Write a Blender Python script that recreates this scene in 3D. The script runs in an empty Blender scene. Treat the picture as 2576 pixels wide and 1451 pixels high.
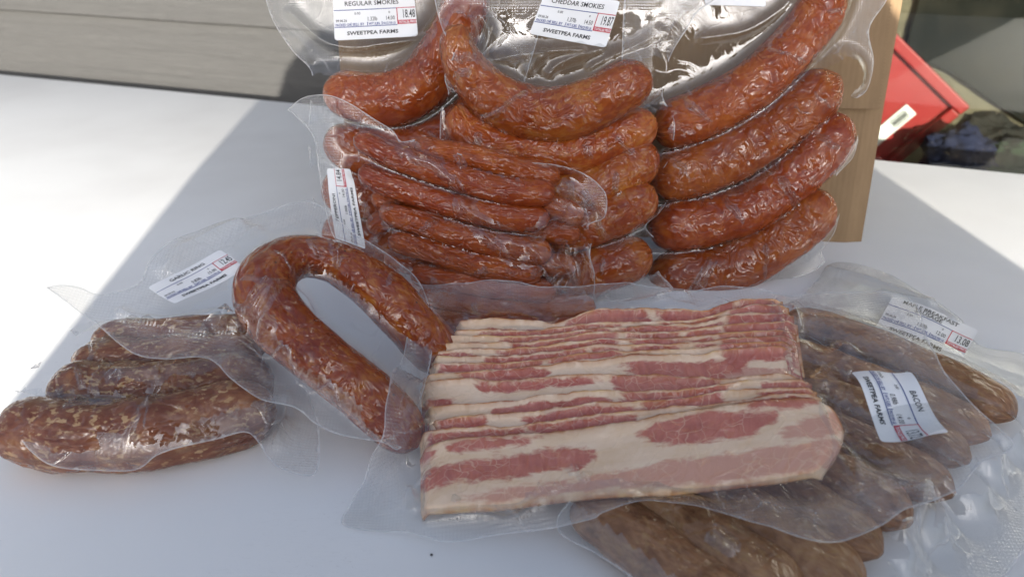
import bpy, bmesh, math, random
import numpy as np
from mathutils import Vector, Matrix, noise as mnoise
from mathutils.geometry import delaunay_2d_cdt

R = math.radians
scene = bpy.context.scene
C = scene.collection
rng = random.Random(7)

# ------------------------------------------------------------------ camera
H = 0.33                      # camera height above the table top (table top is z = 0)
PITCH = R(28.0)
FPX, CX, CY = 1984.0, 1288.0, 725.5      # focal length and centre in the 2576 x 1451 tracing frame
cam = bpy.data.objects.new('camera', bpy.data.cameras.new('camera'))
C.objects.link(cam)
cam.location = (0, 0, H)
cam.rotation_euler = (math.pi / 2 - PITCH, 0, 0)
cam.data.sensor_width = 36.0
cam.data.lens = 36.0 * FPX / 2576.0
cam.data.clip_start = 0.01
cam.data.clip_end = 400
cam.data.dof.use_dof = True
cam.data.dof.focus_distance = 0.56
cam.data.dof.aperture_fstop = 8.0
scene.camera = cam

# ------------------------------------------------------------------ light
SUN_EL, SUN_AZ = R(12.5), R(-4.5)        # the light travels towards +Y, a little to the left
world = bpy.data.worlds.new('World')
scene.world = world
world.use_nodes = True
wn = world.node_tree
bg = wn.nodes['Background']
sky = wn.nodes.new('ShaderNodeTexSky')
sky.sky_type = 'NISHITA'
sky.sun_disc = False
sky.sun_elevation = SUN_EL
sky.sun_rotation = math.pi + SUN_AZ      # the sun stands behind the camera
sky.air_density = 1.0
sky.dust_density = 5.0
sky.ozone_density = 1.0
hs = wn.nodes.new('ShaderNodeHueSaturation')
hs.inputs['Saturation'].default_value = 0.55
wn.links.new(sky.outputs['Color'], hs.inputs['Color'])
tint = wn.nodes.new('ShaderNodeMix')
tint.data_type = 'RGBA'
tint.blend_type = 'MULTIPLY'
tint.inputs[0].default_value = 1.0
tint.inputs[7].default_value = (0.89, 0.975, 1.15, 1)
wn.links.new(hs.outputs['Color'], tint.inputs[6])
wn.links.new(tint.outputs[2], bg.inputs['Color'])
bg.inputs['Strength'].default_value = 0.12
ld = bpy.data.lights.new('sun', 'SUN')
ld.energy = 5.0
ld.angle = R(0.42)
ld.color = (1.0, 0.94, 0.83)
sun = bpy.data.objects.new('sun', ld)
C.objects.link(sun)
sdir = Vector((math.sin(SUN_AZ) * math.cos(SUN_EL), math.cos(SUN_AZ) * math.cos(SUN_EL), -math.sin(SUN_EL)))
sun.rotation_euler = sdir.to_track_quat('-Z', 'Y').to_euler()
scene.view_settings.view_transform = 'Standard'
scene.view_settings.look = 'None'
scene.view_settings.exposure = 1.35
scene.view_settings.gamma = 1.0
scene.cycles.use_denoising = True
scene.cycles.max_bounces = 12
scene.cycles.transparent_max_bounces = 24
scene.cycles.caustics_reflective = False
scene.cycles.caustics_refractive = False
scene.cycles.sample_clamp_indirect = 6.0

# ------------------------------------------------------------------ geometry helpers
SN, CS = math.sin(PITCH), math.cos(PITCH)
CAM = Vector((0, 0, H))

def ray(px, py):
    dx, dy = (px - CX) / FPX, (py - CY) / FPX
    return Vector((dx, CS - dy * SN, -SN - dy * CS))

def at_z(px, py, z):
    d = ray(px, py)
    return CAM + d * ((z - H) / d.z)

def depth_of(p):
    v = p - CAM
    return v.y * CS - v.z * SN

class Frame:
    """A plane in the world with axes u, v in it and the normal n towards the viewer."""
    def __init__(self, o, u, n):
        self.o, self.n = Vector(o), Vector(n).normalized()
        u = Vector(u)
        self.u = (u - self.n * u.dot(self.n)).normalized()
        self.v = self.n.cross(self.u).normalized()
    def at(self, px, py, h=0.0):
        d = ray(px, py)
        return CAM + d * ((self.o + self.n * h - CAM).dot(self.n) / d.dot(self.n))
    def uv(self, p):
        q = p - self.o
        return (q.dot(self.u), q.dot(self.v))
    def px(self, px, py, h=0.0):
        return self.uv(self.at(px, py, h))
    def pt(self, u, v, h=0.0):
        return self.o + self.u * u + self.v * v + self.n * h

def frame3(a, b, c):
    """Plane through three traced points given as (px, py, height above the table)."""
    A, B, D = at_z(*a), at_z(*b), at_z(*c)
    n = (B - A).cross(D - A)
    if n.dot(CAM - A) < 0:
        n = -n
    return Frame(A, (1, 0, 0), n)

def stand(y0, tilt, yaw=0.0, x0=0.0):
    """A plane standing on the table at y0, leaning back by tilt."""
    t, w = R(tilt), R(yaw)
    n = Vector((-math.sin(w) * math.cos(t), -math.cos(w) * math.cos(t), math.sin(t)))
    return Frame((x0, y0, 0), (math.cos(w), -math.sin(w), 0), n)

def link(name, me, mat=None, parent=None):
    o = bpy.data.objects.new(name, me)
    C.objects.link(o)
    if mat is not None:
        me.materials.append(mat)
    if parent is not None:
        o.parent = parent
        off = parent.location.copy()
        pp = parent.parent
        while pp is not None:
            off += pp.location
            pp = pp.parent
        me.transform(Matrix.Translation(-off))
    return o

def thing(name, label, cat, loc, group=None):
    o = bpy.data.objects.new(name, None)
    o.empty_display_size = 0.02
    C.objects.link(o)
    o.location = loc
    o['label'] = label
    o['category'] = cat
    if group:
        o['group'] = group
    return o

def tag(o, label, cat, group=None):
    o['label'] = label
    o['category'] = cat
    if group:
        o['group'] = group
    return o

def mesh(name, verts, faces, smooth=True):
    me = bpy.data.meshes.new(name)
    me.from_pydata([tuple(v) for v in verts], [], faces)
    if smooth:
        me.polygons.foreach_set('use_smooth', [True] * len(me.polygons))
    me.update()
    return me

def set_uv(me, uvs):
    lay = me.uv_layers.new(name='UVMap')
    li = np.empty(len(me.loops), dtype=np.int32)
    me.loops.foreach_get('vertex_index', li)
    lay.data.foreach_set('uv', np.asarray(uvs, dtype=np.float32)[li].ravel())

def set_attr(me, name, vals):
    a = me.attributes.new(name, 'FLOAT', 'POINT')
    a.data.foreach_set('value', np.asarray(vals, dtype=np.float32))

def box_mesh(name, dims, bevel=0.0, mat4=None, seg=2):
    bm = bmesh.new()
    bmesh.ops.create_cube(bm, size=1.0)
    bmesh.ops.scale(bm, vec=dims, verts=bm.verts)
    if bevel:
        bmesh.ops.bevel(bm, geom=list(bm.edges), offset=bevel, segments=seg, affect='EDGES', profile=0.5)
    if mat4 is not None:
        bmesh.ops.transform(bm, matrix=mat4, verts=bm.verts)
    me = bpy.data.meshes.new(name)
    bm.to_mesh(me)
    bm.free()
    return me

def catmull(pts, ds):
    """Dense Catmull-Rom through pts (tuples of any length), about ds apart in the first two entries."""
    P = np.array(pts, dtype=float)
    P = np.vstack([2 * P[0] - P[1], P, 2 * P[-1] - P[-2]])
    out = []
    for i in range(1, len(P) - 2):
        p0, p1, p2, p3 = P[i - 1], P[i], P[i + 1], P[i + 2]
        n = max(2, int(math.ceil(np.linalg.norm((p2 - p1)[:2]) / ds)))
        for k in range(n):
            t = k / n
            out.append(0.5 * ((2 * p1) + (-p0 + p2) * t + (2 * p0 - 5 * p1 + 4 * p2 - p3) * t * t
                              + (-p0 + 3 * p1 - 3 * p2 + p3) * t ** 3))
    out.append(P[-2])
    return np.array(out)

def nz(x, y, z=0.0):
    return mnoise.noise(Vector((x, y, z)))

def seg_dist(Q, L):
    """Distance of points Q (n,2) to polyline L (m,2): (distance, fractional index)."""
    best = np.full(len(Q), 1e9)
    idx = np.zeros(len(Q))
    for i in range(len(L) - 1):
        a, b = L[i], L[i + 1]
        ab = b - a
        t = np.clip(((Q - a) @ ab) / max(ab @ ab, 1e-12), 0, 1)
        d = np.hypot(*(Q - a - t[:, None] * ab).T)
        m = d < best
        best[m] = d[m]
        idx[m] = (i + t)[m]
    return best, idx

def sstep(x, a, b):
    t = np.clip((x - a) / (b - a), 0, 1)
    return t * t * (3 - 2 * t)

# ------------------------------------------------------------------ materials
class NT:
    def __init__(self, name):
        self.m = bpy.data.materials.new(name)
        self.m.use_nodes = True
        self.t = self.m.node_tree
        self.t.nodes.clear()
        self.out = self.t.nodes.new('ShaderNodeOutputMaterial')
    def n(self, kind, **kw):
        nd = self.t.nodes.new('ShaderNode' + kind)
        for k, v in kw.items():
            if k.startswith('i_'):
                nd.inputs[k[2:].replace('_', ' ')].default_value = v
            else:
                setattr(nd, k, v)
        return nd
    def l(self, a, b):
        self.t.links.new(a, b)
    def math(self, op, a, b=None, c=None, clamp=False):
        nd = self.t.nodes.new('ShaderNodeMath')
        nd.operation = op
        nd.use_clamp = clamp
        for i, x in enumerate((a, b, c)):
            if x is None:
                continue
            if isinstance(x, (int, float)):
                nd.inputs[i].default_value = x
            else:
                self.l(x, nd.inputs[i])
        return nd.outputs[0]
    def ramp(self, fac, stops, interp='LINEAR'):
        nd = self.t.nodes.new('ShaderNodeValToRGB')
        nd.color_ramp.interpolation = interp
        el = nd.color_ramp.elements
        while len(el) > 1:
            el.remove(el[-1])
        for i, (p, c) in enumerate(stops):
            e = el[0] if i == 0 else el.new(p)
            e.position = p
            e.color = (*c, 1) if isinstance(c, tuple) else (c, c, c, 1)
        self.l(fac, nd.inputs[0])
        return nd.outputs['Color']
    def mix(self, fac, a, b, mode='MIX'):
        nd = self.t.nodes.new('ShaderNodeMix')
        nd.data_type = 'RGBA'
        nd.blend_type = mode
        for s, x in ((nd.inputs[0], fac), (nd.inputs[6], a), (nd.inputs[7], b)):
            if isinstance(x, (int, float)):
                s.default_value = x if s is nd.inputs[0] else (x, x, x, 1)
            elif isinstance(x, tuple):
                s.default_value = (*x, 1)
            else:
                self.l(x, s)
        return nd.outputs[2]
    def noise(self, vec, scale, detail=3, rough=0.55, dist=0.0, dims='3D'):
        nd = self.n('TexNoise', noise_dimensions=dims)
        nd.inputs['Scale'].default_value = scale
        nd.inputs['Detail'].default_value = detail
        nd.inputs['Roughness'].default_value = rough
        nd.inputs['Distortion'].default_value = dist
        self.l(vec, nd.inputs['Vector'])
        return nd.outputs['Fac']
    def vor(self, vec, scale, feature='F1', rand=1.0, dims='3D'):
        nd = self.n('TexVoronoi', feature=feature, voronoi_dimensions=dims)
        nd.inputs['Scale'].default_value = scale
        nd.inputs['Randomness'].default_value = rand
        self.l(vec, nd.inputs['Vector'])
        return nd.outputs['Distance']
    def map(self, vec, scale=(1, 1, 1), loc=(0, 0, 0), rot=(0, 0, 0)):
        nd = self.n('Mapping')
        nd.inputs['Scale'].default_value = scale
        nd.inputs['Location'].default_value = loc
        nd.inputs['Rotation'].default_value = rot
        self.l(vec, nd.inputs['Vector'])
        return nd.outputs[0]
    def bump(self, height, dist, strength=1.0, normal=None):
        nd = self.n('Bump')
        nd.inputs['Strength'].default_value = strength
        nd.inputs['Distance'].default_value = dist
        self.l(height, nd.inputs['Height'])
        if normal is not None:
            self.l(normal, nd.inputs['Normal'])
        return nd.outputs[0]
    def coord(self, which='Object'):
        return self.n('TexCoord').outputs[which]
    def attr(self, name):
        return self.n('Attribute', attribute_name=name).outputs['Fac']
    def principled(self, color=None, rough=None, normal=None, **kw):
        p = self.n('BsdfPrincipled')
        for s, x in (('Base Color', color), ('Roughness', rough)):
            if x is None:
                continue
            if isinstance(x, tuple):
                p.inputs[s].default_value = (*x, 1)
            elif isinstance(x, (int, float)):
                p.inputs[s].default_value = x
            else:
                self.l(x, p.inputs[s])
        if normal is not None:
            self.l(normal, p.inputs['Normal'])
        for k, v in kw.items():
            s = p.inputs[k.replace('_', ' ')]
            if isinstance(v, (int, float, tuple)):
                s.default_value = v
            else:
                self.l(v, s)
        self.l(p.outputs[0], self.out.inputs['Surface'])
        return p

def flat(name, color, rough=0.6, **kw):
    t = NT(name)
    t.principled(color, rough, **kw)
    return t.m

def sausage_mat(name, dark, mid, light, fat, speck=0.5, fat_amt=0.5, fat_scale=220, coat=0.9, crinkle=1.0, pepper=0.0):
    t = NT(name)
    ob = t.coord('Object')
    oi = t.n('ObjectInfo').outputs['Random']
    add = t.n('VectorMath', operation='ADD')
    t.l(ob, add.inputs[0])
    sc = t.n('VectorMath', operation='SCALE')
    sc.inputs[0].default_value = (3.1, 1.7, 2.3)
    t.l(oi, sc.inputs['Scale'])
    t.l(sc.outputs[0], add.inputs[1])
    co = add.outputs[0]
    uv = t.coord('UV')
    uva = t.n('VectorMath', operation='ADD')
    t.l(uv, uva.inputs[0])
    t.l(sc.outputs[0], uva.inputs[1])
    uv = uva.outputs[0]
    big = t.noise(co, 38, 3, 0.6, 0.6)
    fine = t.noise(t.map(uv, (0.55, 1, 1)), 170, 4, 0.65, 0.4)
    col = t.ramp(t.math('ADD', t.math('MULTIPLY', big, 0.55), t.math('MULTIPLY', fine, 0.45)),
                 [(0.32, dark), (0.5, mid), (0.66, light)])
    fm = t.math('MULTIPLY', t.ramp_f(t.noise(t.map(uv, (0.65, 1, 1)), fat_scale, 3, 0.55, 0.3), 0.52, 0.61), t.ramp_f(t.noise(co, 70, 2, 0.5), 0.36, 0.58))
    col = t.mix(t.math('MULTIPLY', fm, fat_amt), col, fat)
    var = t.n('HueSaturation')
    t.l(t.math('MULTIPLY_ADD', oi, 0.007, 0.4985), var.inputs['Hue'])
    t.l(t.math('MULTIPLY_ADD', t.math('FRACT', t.math('MULTIPLY', oi, 7.3)), 0.22, 0.94), var.inputs['Value'])
    smoke = t.ramp_f(t.noise(co, 17, 2, 0.5), 0.42, 0.66)
    t.l(col, var.inputs['Color'])
    col = t.mix(t.math('MULTIPLY', smoke, 0.32), var.outputs[0], dark)
    if pepper:
        pv = t.vor(co, 130, 'F1')
        pm = t.math('MULTIPLY', t.math('SUBTRACT', 1.0, t.ramp_f(pv, 0.08, 0.14)), t.ramp_f(t.noise(co, 60, 1), 0.50, 0.56))
        col = t.mix(t.math('MULTIPLY', pm, pepper), col, (0.02, 0.012, 0.008))
    # film: sharp creases across and along, small pits
    dist = t.n('VectorMath', operation='ADD')
    nzc = t.n('TexNoise')
    nzc.inputs['Scale'].default_value = 45
    t.l(uv, nzc.inputs['Vector'])
    s2 = t.n('VectorMath', operation='SCALE')
    s2.inputs['Scale'].default_value = 0.016
    t.l(nzc.outputs['Color'], s2.inputs[0])
    t.l(uv, dist.inputs[0])
    t.l(s2.outputs[0], dist.inputs[1])
    wuv = dist.outputs[0]
    e1 = t.vor(t.map(wuv, (0.9, 0.5, 1)), 62, 'DISTANCE_TO_EDGE')
    r1 = t.math('SUBTRACT', 1.0, t.ramp_f(e1, 0.0, 0.10))
    n1 = t.noise(t.map(wuv, (0.75, 1.2, 1)), 50, 2, 0.5, 1.1)
    n1r = t.math('ABSOLUTE', t.math('SUBTRACT', n1, 0.5))
    n2 = t.noise(t.map(wuv, (1.0, 0.6, 1)), 140, 2, 0.5, 0.6)
    mask = t.ramp_f(t.noise(uv, 24, 1), 0.38, 0.62)
    n0 = t.noise(t.map(wuv, (0.8, 1.0, 1)), 46, 1, 0.4, 1.0)
    hh = t.math('ADD', t.math('MULTIPLY', t.math('MULTIPLY', r1, mask), 0.36), t.math('MULTIPLY', n1r, -2.9))
    hh = t.math('ADD', hh, t.math('MULTIPLY', n2, 0.20))
    hh = t.math('ADD', hh, t.math('MULTIPLY', n0, 2.2))
    amp = t.math('MULTIPLY_ADD', t.ramp_f(t.noise(t.map(uv, (0.7, 1, 1)), 30, 1, 0.4), 0.38, 0.58), 0.5, 0.55)
    hh = t.math('MULTIPLY', hh, amp)
    nb = t.bump(hh, 0.0038 * crinkle, 1.0)
    nl = t.bump(t.math('ADD', t.math('MULTIPLY', n1r, -1.2), fine), 0.0008, 0.7)
    t.principled(col, 0.5, nl, Coat_Weight=coat, Coat_Roughness=0.03, Coat_IOR=1.58, Coat_Normal=nb,
                 Subsurface_Weight=0.0, Specular_IOR_Level=0.04)
    return t.m

def _ramp_f(self, fac, a, b):
    nd = self.t.nodes.new('ShaderNodeMapRange')
    nd.interpolation_type = 'SMOOTHSTEP'
    nd.inputs['From Min'].default_value = a
    nd.inputs['From Max'].default_value = b
    self.l(fac, nd.inputs['Value'])
    return nd.outputs['Result']
NT.ramp_f = _ramp_f

def film_mat():
    t = NT('vacuum film')
    uv = t.coord('UV')
    emb, edge = t.attr('emboss'), t.attr('rim')
    dim = t.vor(uv, 480, 'F1', 0.0, '2D')
    wr = t.noise(uv, 42, 3, 0.55, 1.2, '2D')
    wr2 = t.math('ABSOLUTE', t.math('SUBTRACT', t.noise(uv, 24, 2, 0.5, 0.9, '2D'), 0.5))
    calm = t.attr('calm')
    nb = t.bump(t.math('MULTIPLY', calm, t.math('ADD', wr, t.math('MULTIPLY', wr2, -1.2))), 0.0008, 1.0)
    wv = t.n('TexNoise', noise_dimensions='2D')
    wv.inputs['Scale'].default_value = 30
    t.l(uv, wv.inputs['Vector'])
    ws = t.n('VectorMath', operation='SCALE')
    ws.inputs['Scale'].default_value = 0.03
    t.l(wv.outputs['Color'], ws.inputs[0])
    wa = t.n('VectorMath', operation='ADD')
    t.l(uv, wa.inputs[0])
    t.l(ws.outputs[0], wa.inputs[1])
    ce = t.vor(wa.outputs[0], 30, 'DISTANCE_TO_EDGE', 1.0, '2D')
    cr = t.math('MULTIPLY', t.math('SUBTRACT', 1.0, t.ramp_f(ce, 0.0, 0.045)), t.ramp_f(t.noise(uv, 21, 2, 0.5, 0.0, '2D'), 0.46, 0.62))
    cr = t.math('MULTIPLY', cr, t.math('MULTIPLY_ADD', t.attr('near'), 0.85, 0.15))
    nb = t.bump(t.math('MULTIPLY', cr, calm), 0.0006, 1.0, nb)
    nb = t.bump(t.math('MULTIPLY', dim, emb), 0.0009, 0.9, nb)
    dt = t.n('VectorMath', operation='DOT_PRODUCT')
    t.l(nb, dt.inputs[0])
    t.l(t.n('NewGeometry').outputs['Incoming'], dt.inputs[1])
    cs = t.math('ABSOLUTE', dt.outputs['Value'])
    fres = t.math('ADD', t.math('MULTIPLY', t.math('POWER', t.math('SUBTRACT', 1.0, cs, clamp=True), 4.0), 0.9), 0.068)
    tr = t.n('BsdfTransparent')
    tr.inputs[0].default_value = (0.94, 0.945, 0.94, 1)
    gl = t.n('BsdfGlossy')
    gl.inputs['Color'].default_value = (1, 1, 1, 1)
    gl.inputs['Roughness'].default_value = 0.05
    t.l(nb, gl.inputs['Normal'])
    m1 = t.n('MixShader')
    t.l(fres, m1.inputs[0])
    t.l(tr.outputs[0], m1.inputs[1])
    t.l(gl.outputs[0], m1.inputs[2])
    df = t.n('BsdfDiffuse')
    df.inputs['Color'].default_value = (0.82, 0.82, 0.82, 1)
    tl = t.n('BsdfTranslucent')
    tl.inputs['Color'].default_value = (0.82, 0.82, 0.82, 1)
    m0 = t.n('MixShader')
    m0.inputs[0].default_value = 0.4
    t.l(df.outputs[0], m0.inputs[1])
    t.l(tl.outputs[0], m0.inputs[2])
    m2 = t.n('MixShader')
    hz = t.math('ADD', t.math('MULTIPLY', emb, t.math('MULTIPLY_ADD', dim, 0.17, 0.045)), t.math('MULTIPLY_ADD', calm, -0.045, 0.055))
    hz = t.math('ADD', hz, t.math('MULTIPLY', cr, 0.22))
    hz = t.math('ADD', hz, t.math('MULTIPLY', t.attr('seal'), 0.12))
    hz = t.math('ADD', hz, t.math('MULTIPLY', edge, 0.65), clamp=True)
    t.l(hz, m2.inputs[0])
    t.l(m1.outputs[0], m2.inputs[1])
    t.l(m0.outputs[0], m2.inputs[2])
    t.l(m2.outputs[0], t.out.inputs['Surface'])
    return t.m

M = {}
M['film'] = film_mat()
M['smoked'] = sausage_mat('smoked sausage casing', (0.15, 0.020, 0.005), (0.245, 0.045, 0.009), (0.34, 0.090, 0.017), (0.44, 0.17, 0.04), fat_amt=0.16, fat_scale=240)
M['cheddar'] = sausage_mat('cheese sausage casing', (0.165, 0.022, 0.006), (0.27, 0.055, 0.010), (0.37, 0.12, 0.020), (0.48, 0.24, 0.05), fat_amt=0.22, fat_scale=200)
M['stick'] = sausage_mat('meat stick casing', (0.155, 0.019, 0.005), (0.255, 0.045, 0.009), (0.34, 0.085, 0.015), (0.42, 0.16, 0.035), fat_amt=0.15, crinkle=0.8)
M['ring'] = sausage_mat('ring sausage casing', (0.13, 0.016, 0.004), (0.235, 0.042, 0.008), (0.36, 0.11, 0.016), (0.44, 0.18, 0.03), fat_amt=0.4, fat_scale=260, pepper=0.8)
M['raw'] = sausage_mat('coarse brown sausage', (0.09, 0.022, 0.012), (0.18, 0.064, 0.032), (0.30, 0.14, 0.065), (0.48, 0.32, 0.16), fat_amt=0.7, fat_scale=310, coat=0.8, crinkle=0.7)
M['maple'] = sausage_mat('dark breakfast sausage', (0.115, 0.049, 0.025), (0.26, 0.128, 0.066), (0.40, 0.225, 0.12), (0.36, 0.22, 0.10), fat_amt=0.4, fat_scale=260, coat=0.6, crinkle=0.7)

def table_mat():
    t = NT('white table plastic')
    ob = t.coord('Object')
    n = t.noise(ob, 3.0, 4, 0.6)
    col = t.ramp(n, [(0.3, (0.70, 0.695, 0.68)), (0.55, (0.78, 0.78, 0.765)), (0.75, (0.81, 0.81, 0.80))])
    sc = t.noise(t.map(ob, (1, 9, 1), rot=(0, 0, 0.5)), 28, 2, 0.5, 2.0)
    sm = t.math('SUBTRACT', 1.0, t.ramp_f(t.math('ABSOLUTE', t.math('SUBTRACT', sc, 0.5)), 0.0, 0.006))
    sm = t.math('MULTIPLY', sm, t.ramp_f(t.noise(ob, 6, 2), 0.56, 0.66))
    col = t.mix(t.math('MULTIPLY', sm, 0.4), col, (0.38, 0.36, 0.34))
    sp = t.math('SUBTRACT', 1.0, t.ramp_f(t.vor(ob, 34, 'F1'), 0.012, 0.028))
    sp = t.math('MULTIPLY', sp, t.ramp_f(t.noise(ob, 9, 1), 0.60, 0.64))
    col = t.mix(t.math('MULTIPLY', sp, 0.6), col, (0.12, 0.10, 0.08))
    nb = t.bump(t.noise(ob, 900, 2, 0.5), 0.00012, 0.6)
    t.principled(col, t.math('MULTIPLY_ADD', t.noise(ob, 11, 4, 0.65), 0.3, 0.42), nb, Specular_IOR_Level=0.2)
    return t.m
M['table'] = table_mat()

def card_mat():
    t = NT('brown cardboard')
    ob = t.coord('Object')
    n = t.noise(t.map(ob, (1, 1, 0.25)), 60, 4, 0.65)
    n2 = t.noise(ob, 5, 3)
    col = t.ramp(t.math('ADD', t.math('MULTIPLY', n, 0.6), t.math('MULTIPLY', n2, 0.4)),
                 [(0.3, (0.165, 0.108, 0.058)), (0.5, (0.205, 0.136, 0.075)), (0.72, (0.24, 0.162, 0.09))])
    fib = t.math('SUBTRACT', 1.0, t.ramp_f(t.vor(t.map(ob, (1, 1, 0.3)), 260, 'F1'), 0.05, 0.12))
    col = t.mix(t.math('MULTIPLY', fib, 0.25), col, (0.20, 0.12, 0.06))
    fl = t.n('TexWave', wave_type='BANDS', bands_direction='X')
    fl.inputs['Scale'].default_value = 60
    t.l(ob, fl.inputs['Vector'])
    nb = t.bump(t.math('ADD', t.math('MULTIPLY', fl.outputs['Fac'], 0.25), n), 0.0006, 0.7)
    t.principled(col, 0.75, nb, Specular_IOR_Level=0.25)
    return t.m
M['card'] = card_mat()

def siding_mat():
    t = NT('grey painted siding')
    ob = t.coord('Object')
    w = t.noise(t.map(ob, (1.6, 1, 34)), 2.2, 4, 0.6, 1.1)
    g = t.math('ABSOLUTE', t.math('SUBTRACT', t.math('FRACT', t.math('MULTIPLY', w, 9.0)), 0.5))
    fine = t.noise(t.map(ob, (4, 1, 160)), 3.0, 3, 0.6)
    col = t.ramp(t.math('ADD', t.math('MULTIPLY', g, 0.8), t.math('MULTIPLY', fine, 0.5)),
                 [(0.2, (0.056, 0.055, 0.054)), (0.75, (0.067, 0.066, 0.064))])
    nb = t.bump(t.math('ADD', g, t.math('MULTIPLY', fine, 0.5)), 0.0009, 0.8)
    t.principled(col, 0.6, nb, Specular_IOR_Level=0.3)
    return t.m
M['siding'] = siding_mat()

def wood_mat(name, a, b):
    t = NT(name)
    ob = t.coord('Object')
    n = t.noise(t.map(ob, (1.2, 1.2, 26)), 3.0, 5, 0.6, 0.6)
    col = t.ramp(n, [(0.3, a), (0.7, b)])
    t.principled(col, 0.6)
    return t.m
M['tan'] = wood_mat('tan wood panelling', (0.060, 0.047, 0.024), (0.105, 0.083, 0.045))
M['label'] = flat('white label paper', (0.80, 0.80, 0.80), 0.45)
M['ink'] = flat('black label print', (0.015, 0.015, 0.018), 0.5)
M['blue'] = flat('blue label print', (0.035, 0.06, 0.24), 0.5)
M['redink'] = flat('red label print', (0.50, 0.02, 0.045), 0.5)
M['faint'] = flat('grey label print', (0.05, 0.05, 0.055), 0.5)

def glass_mat():
    t = NT('dusty window glass')
    ob = t.coord('Object')
    fr = t.n('Fresnel')
    fr.inputs['IOR'].default_value = 1.5
    tr = t.n('BsdfTransparent')
    tr.inputs[0].default_value = (0.88, 0.90, 0.87, 1)
    gl = t.n('BsdfGlossy')
    gl.inputs['Roughness'].default_value = 0.01
    m1 = t.n('MixShader')
    t.l(fr.outputs[0], m1.inputs[0])
    t.l(tr.outputs[0], m1.inputs[1])
    t.l(gl.outputs[0], m1.inputs[2])
    df = t.n('BsdfDiffuse')
    df.inputs['Color'].default_value = (0.40, 0.34, 0.24, 1)
    v = t.vor(ob, 120, 'F1')
    sp = t.math('SUBTRACT', 1.0, t.ramp_f(v, 0.06, 0.13))
    sp = t.math('MULTIPLY', sp, t.ramp_f(t.noise(ob, 70, 1), 0.50, 0.58))
    sm = t.math('MULTIPLY', t.ramp_f(t.noise(ob, 14, 4, 0.7), 0.40, 0.75), 0.012)
    m2 = t.n('MixShader')
    t.l(t.math('ADD', t.math('MULTIPLY', sp, 0.16), sm, clamp=True), m2.inputs[0])
    t.l(m1.outputs[0], m2.inputs[1])
    t.l(df.outputs[0], m2.inputs[2])
    t.l(m2.outputs[0], t.out.inputs['Surface'])
    return t.m
M['glass'] = glass_mat()

# ------------------------------------------------------------------ the setting
GROUND_Z = -0.74
def struct(name, me, mat):
    o = link(name, me, mat)
    o['kind'] = 'structure'
    return o

def ground_mat():
    t = NT('concrete patio')
    ob = t.coord('Object')
    col = t.ramp(t.noise(ob, 6, 5, 0.65), [(0.3, (0.26, 0.24, 0.21)), (0.7, (0.36, 0.34, 0.30))])
    t.principled(col, 0.8)
    return t.m
struct('ground', mesh('ground', [(-60, -60, GROUND_Z), (60, -60, GROUND_Z), (60, 60, GROUND_Z), (-60, 60, GROUND_Z)], [(0, 1, 2, 3)], False), ground_mat())

# table edge and wall run along wd; wn_ points away from the camera
E0, E1 = at_z(621, 246, 0), at_z(2209, 400, 0)
wd = (E1 - E0).normalized()
wn_ = Vector((-wd.y, wd.x, 0))
EDGE = E0.dot(wn_)                       # perpendicular distance of the rear table edge
ANG = math.atan2(wd.y, wd.x)
def wpt(a, d, z):                        # a along the wall, d away from the camera, z up
    return wd * a + wn_ * d + Vector((0, 0, z))
ROT = Matrix.Rotation(ANG, 4, 'Z')

tb = thing('folding_table', 'white plastic folding table top under all the packs', 'table', wpt(0.2, 0.6, GROUND_Z))
def wbox(name, a0, a1, d0, d1, z0, z1, mat, parent=None, bevel=0.0, seg=3):
    c = wpt((a0 + a1) / 2, (d0 + d1) / 2, (z0 + z1) / 2)
    me = box_mesh(name, (a1 - a0, d1 - d0, z1 - z0), bevel, Matrix.Translation(c) @ ROT, seg)
    if bevel:
        me.polygons.foreach_set('use_smooth', [True] * len(me.polygons))
    return link(name, me, mat, parent)
wbox('table_top', -1.5, 1.15, 0.10, EDGE, -0.042, 0.0, M['table'], tb, 0.006)
steel = flat('grey leg steel', (0.16, 0.16, 0.17), 0.4, Metallic=0.6)
for a in (-1.2, 0.85):
    for d in (0.2, EDGE - 0.12):
        wbox('leg', a - 0.014, a + 0.014, d - 0.014, d + 0.014, GROUND_Z, -0.042, steel, tb, 0.004)

WALL = EDGE + 0.14                       # face of the siding
hw = thing('house_wall', 'grey house wall of lapped siding boards behind the table', 'wall', wpt(-1.2, WALL, GROUND_Z))
LAP = 0.175
zb = 0.086 - 5 * LAP
def siding_board(a0, a1, z0, z1):
    vs, fs = [], []
    n = 40
    for i in range(n + 1):
        a = a0 + (a1 - a0) * i / n
        for (dd, zz) in ((0.002, z1), (-0.012, z0 + 0.003), (-0.009, z0), (0.008, z0), (0.012, z1)):
            vs.append(wpt(a, WALL + dd, zz + 0.0006 * nz(a * 9, z0 * 5)))
    for i in range(n):
        for k in range(5):
            k2 = (k + 1) % 5
            fs.append((i * 5 + k, i * 5 + k2, i * 5 + 5 + k2, i * 5 + 5 + k))
    return mesh('siding_board', vs, fs, False)
for i in range(11):
    z0 = zb + i * LAP
    link('siding_board', siding_board(-3.6, -0.36, z0, z0 + LAP + 0.02), M['siding'], hw)
wbox('backing', -3.6, -0.36, WALL + 0.014, WALL + 0.09, GROUND_Z, 1.3, flat('wall backing', (0.1, 0.1, 0.1), 0.8), hw)

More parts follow.
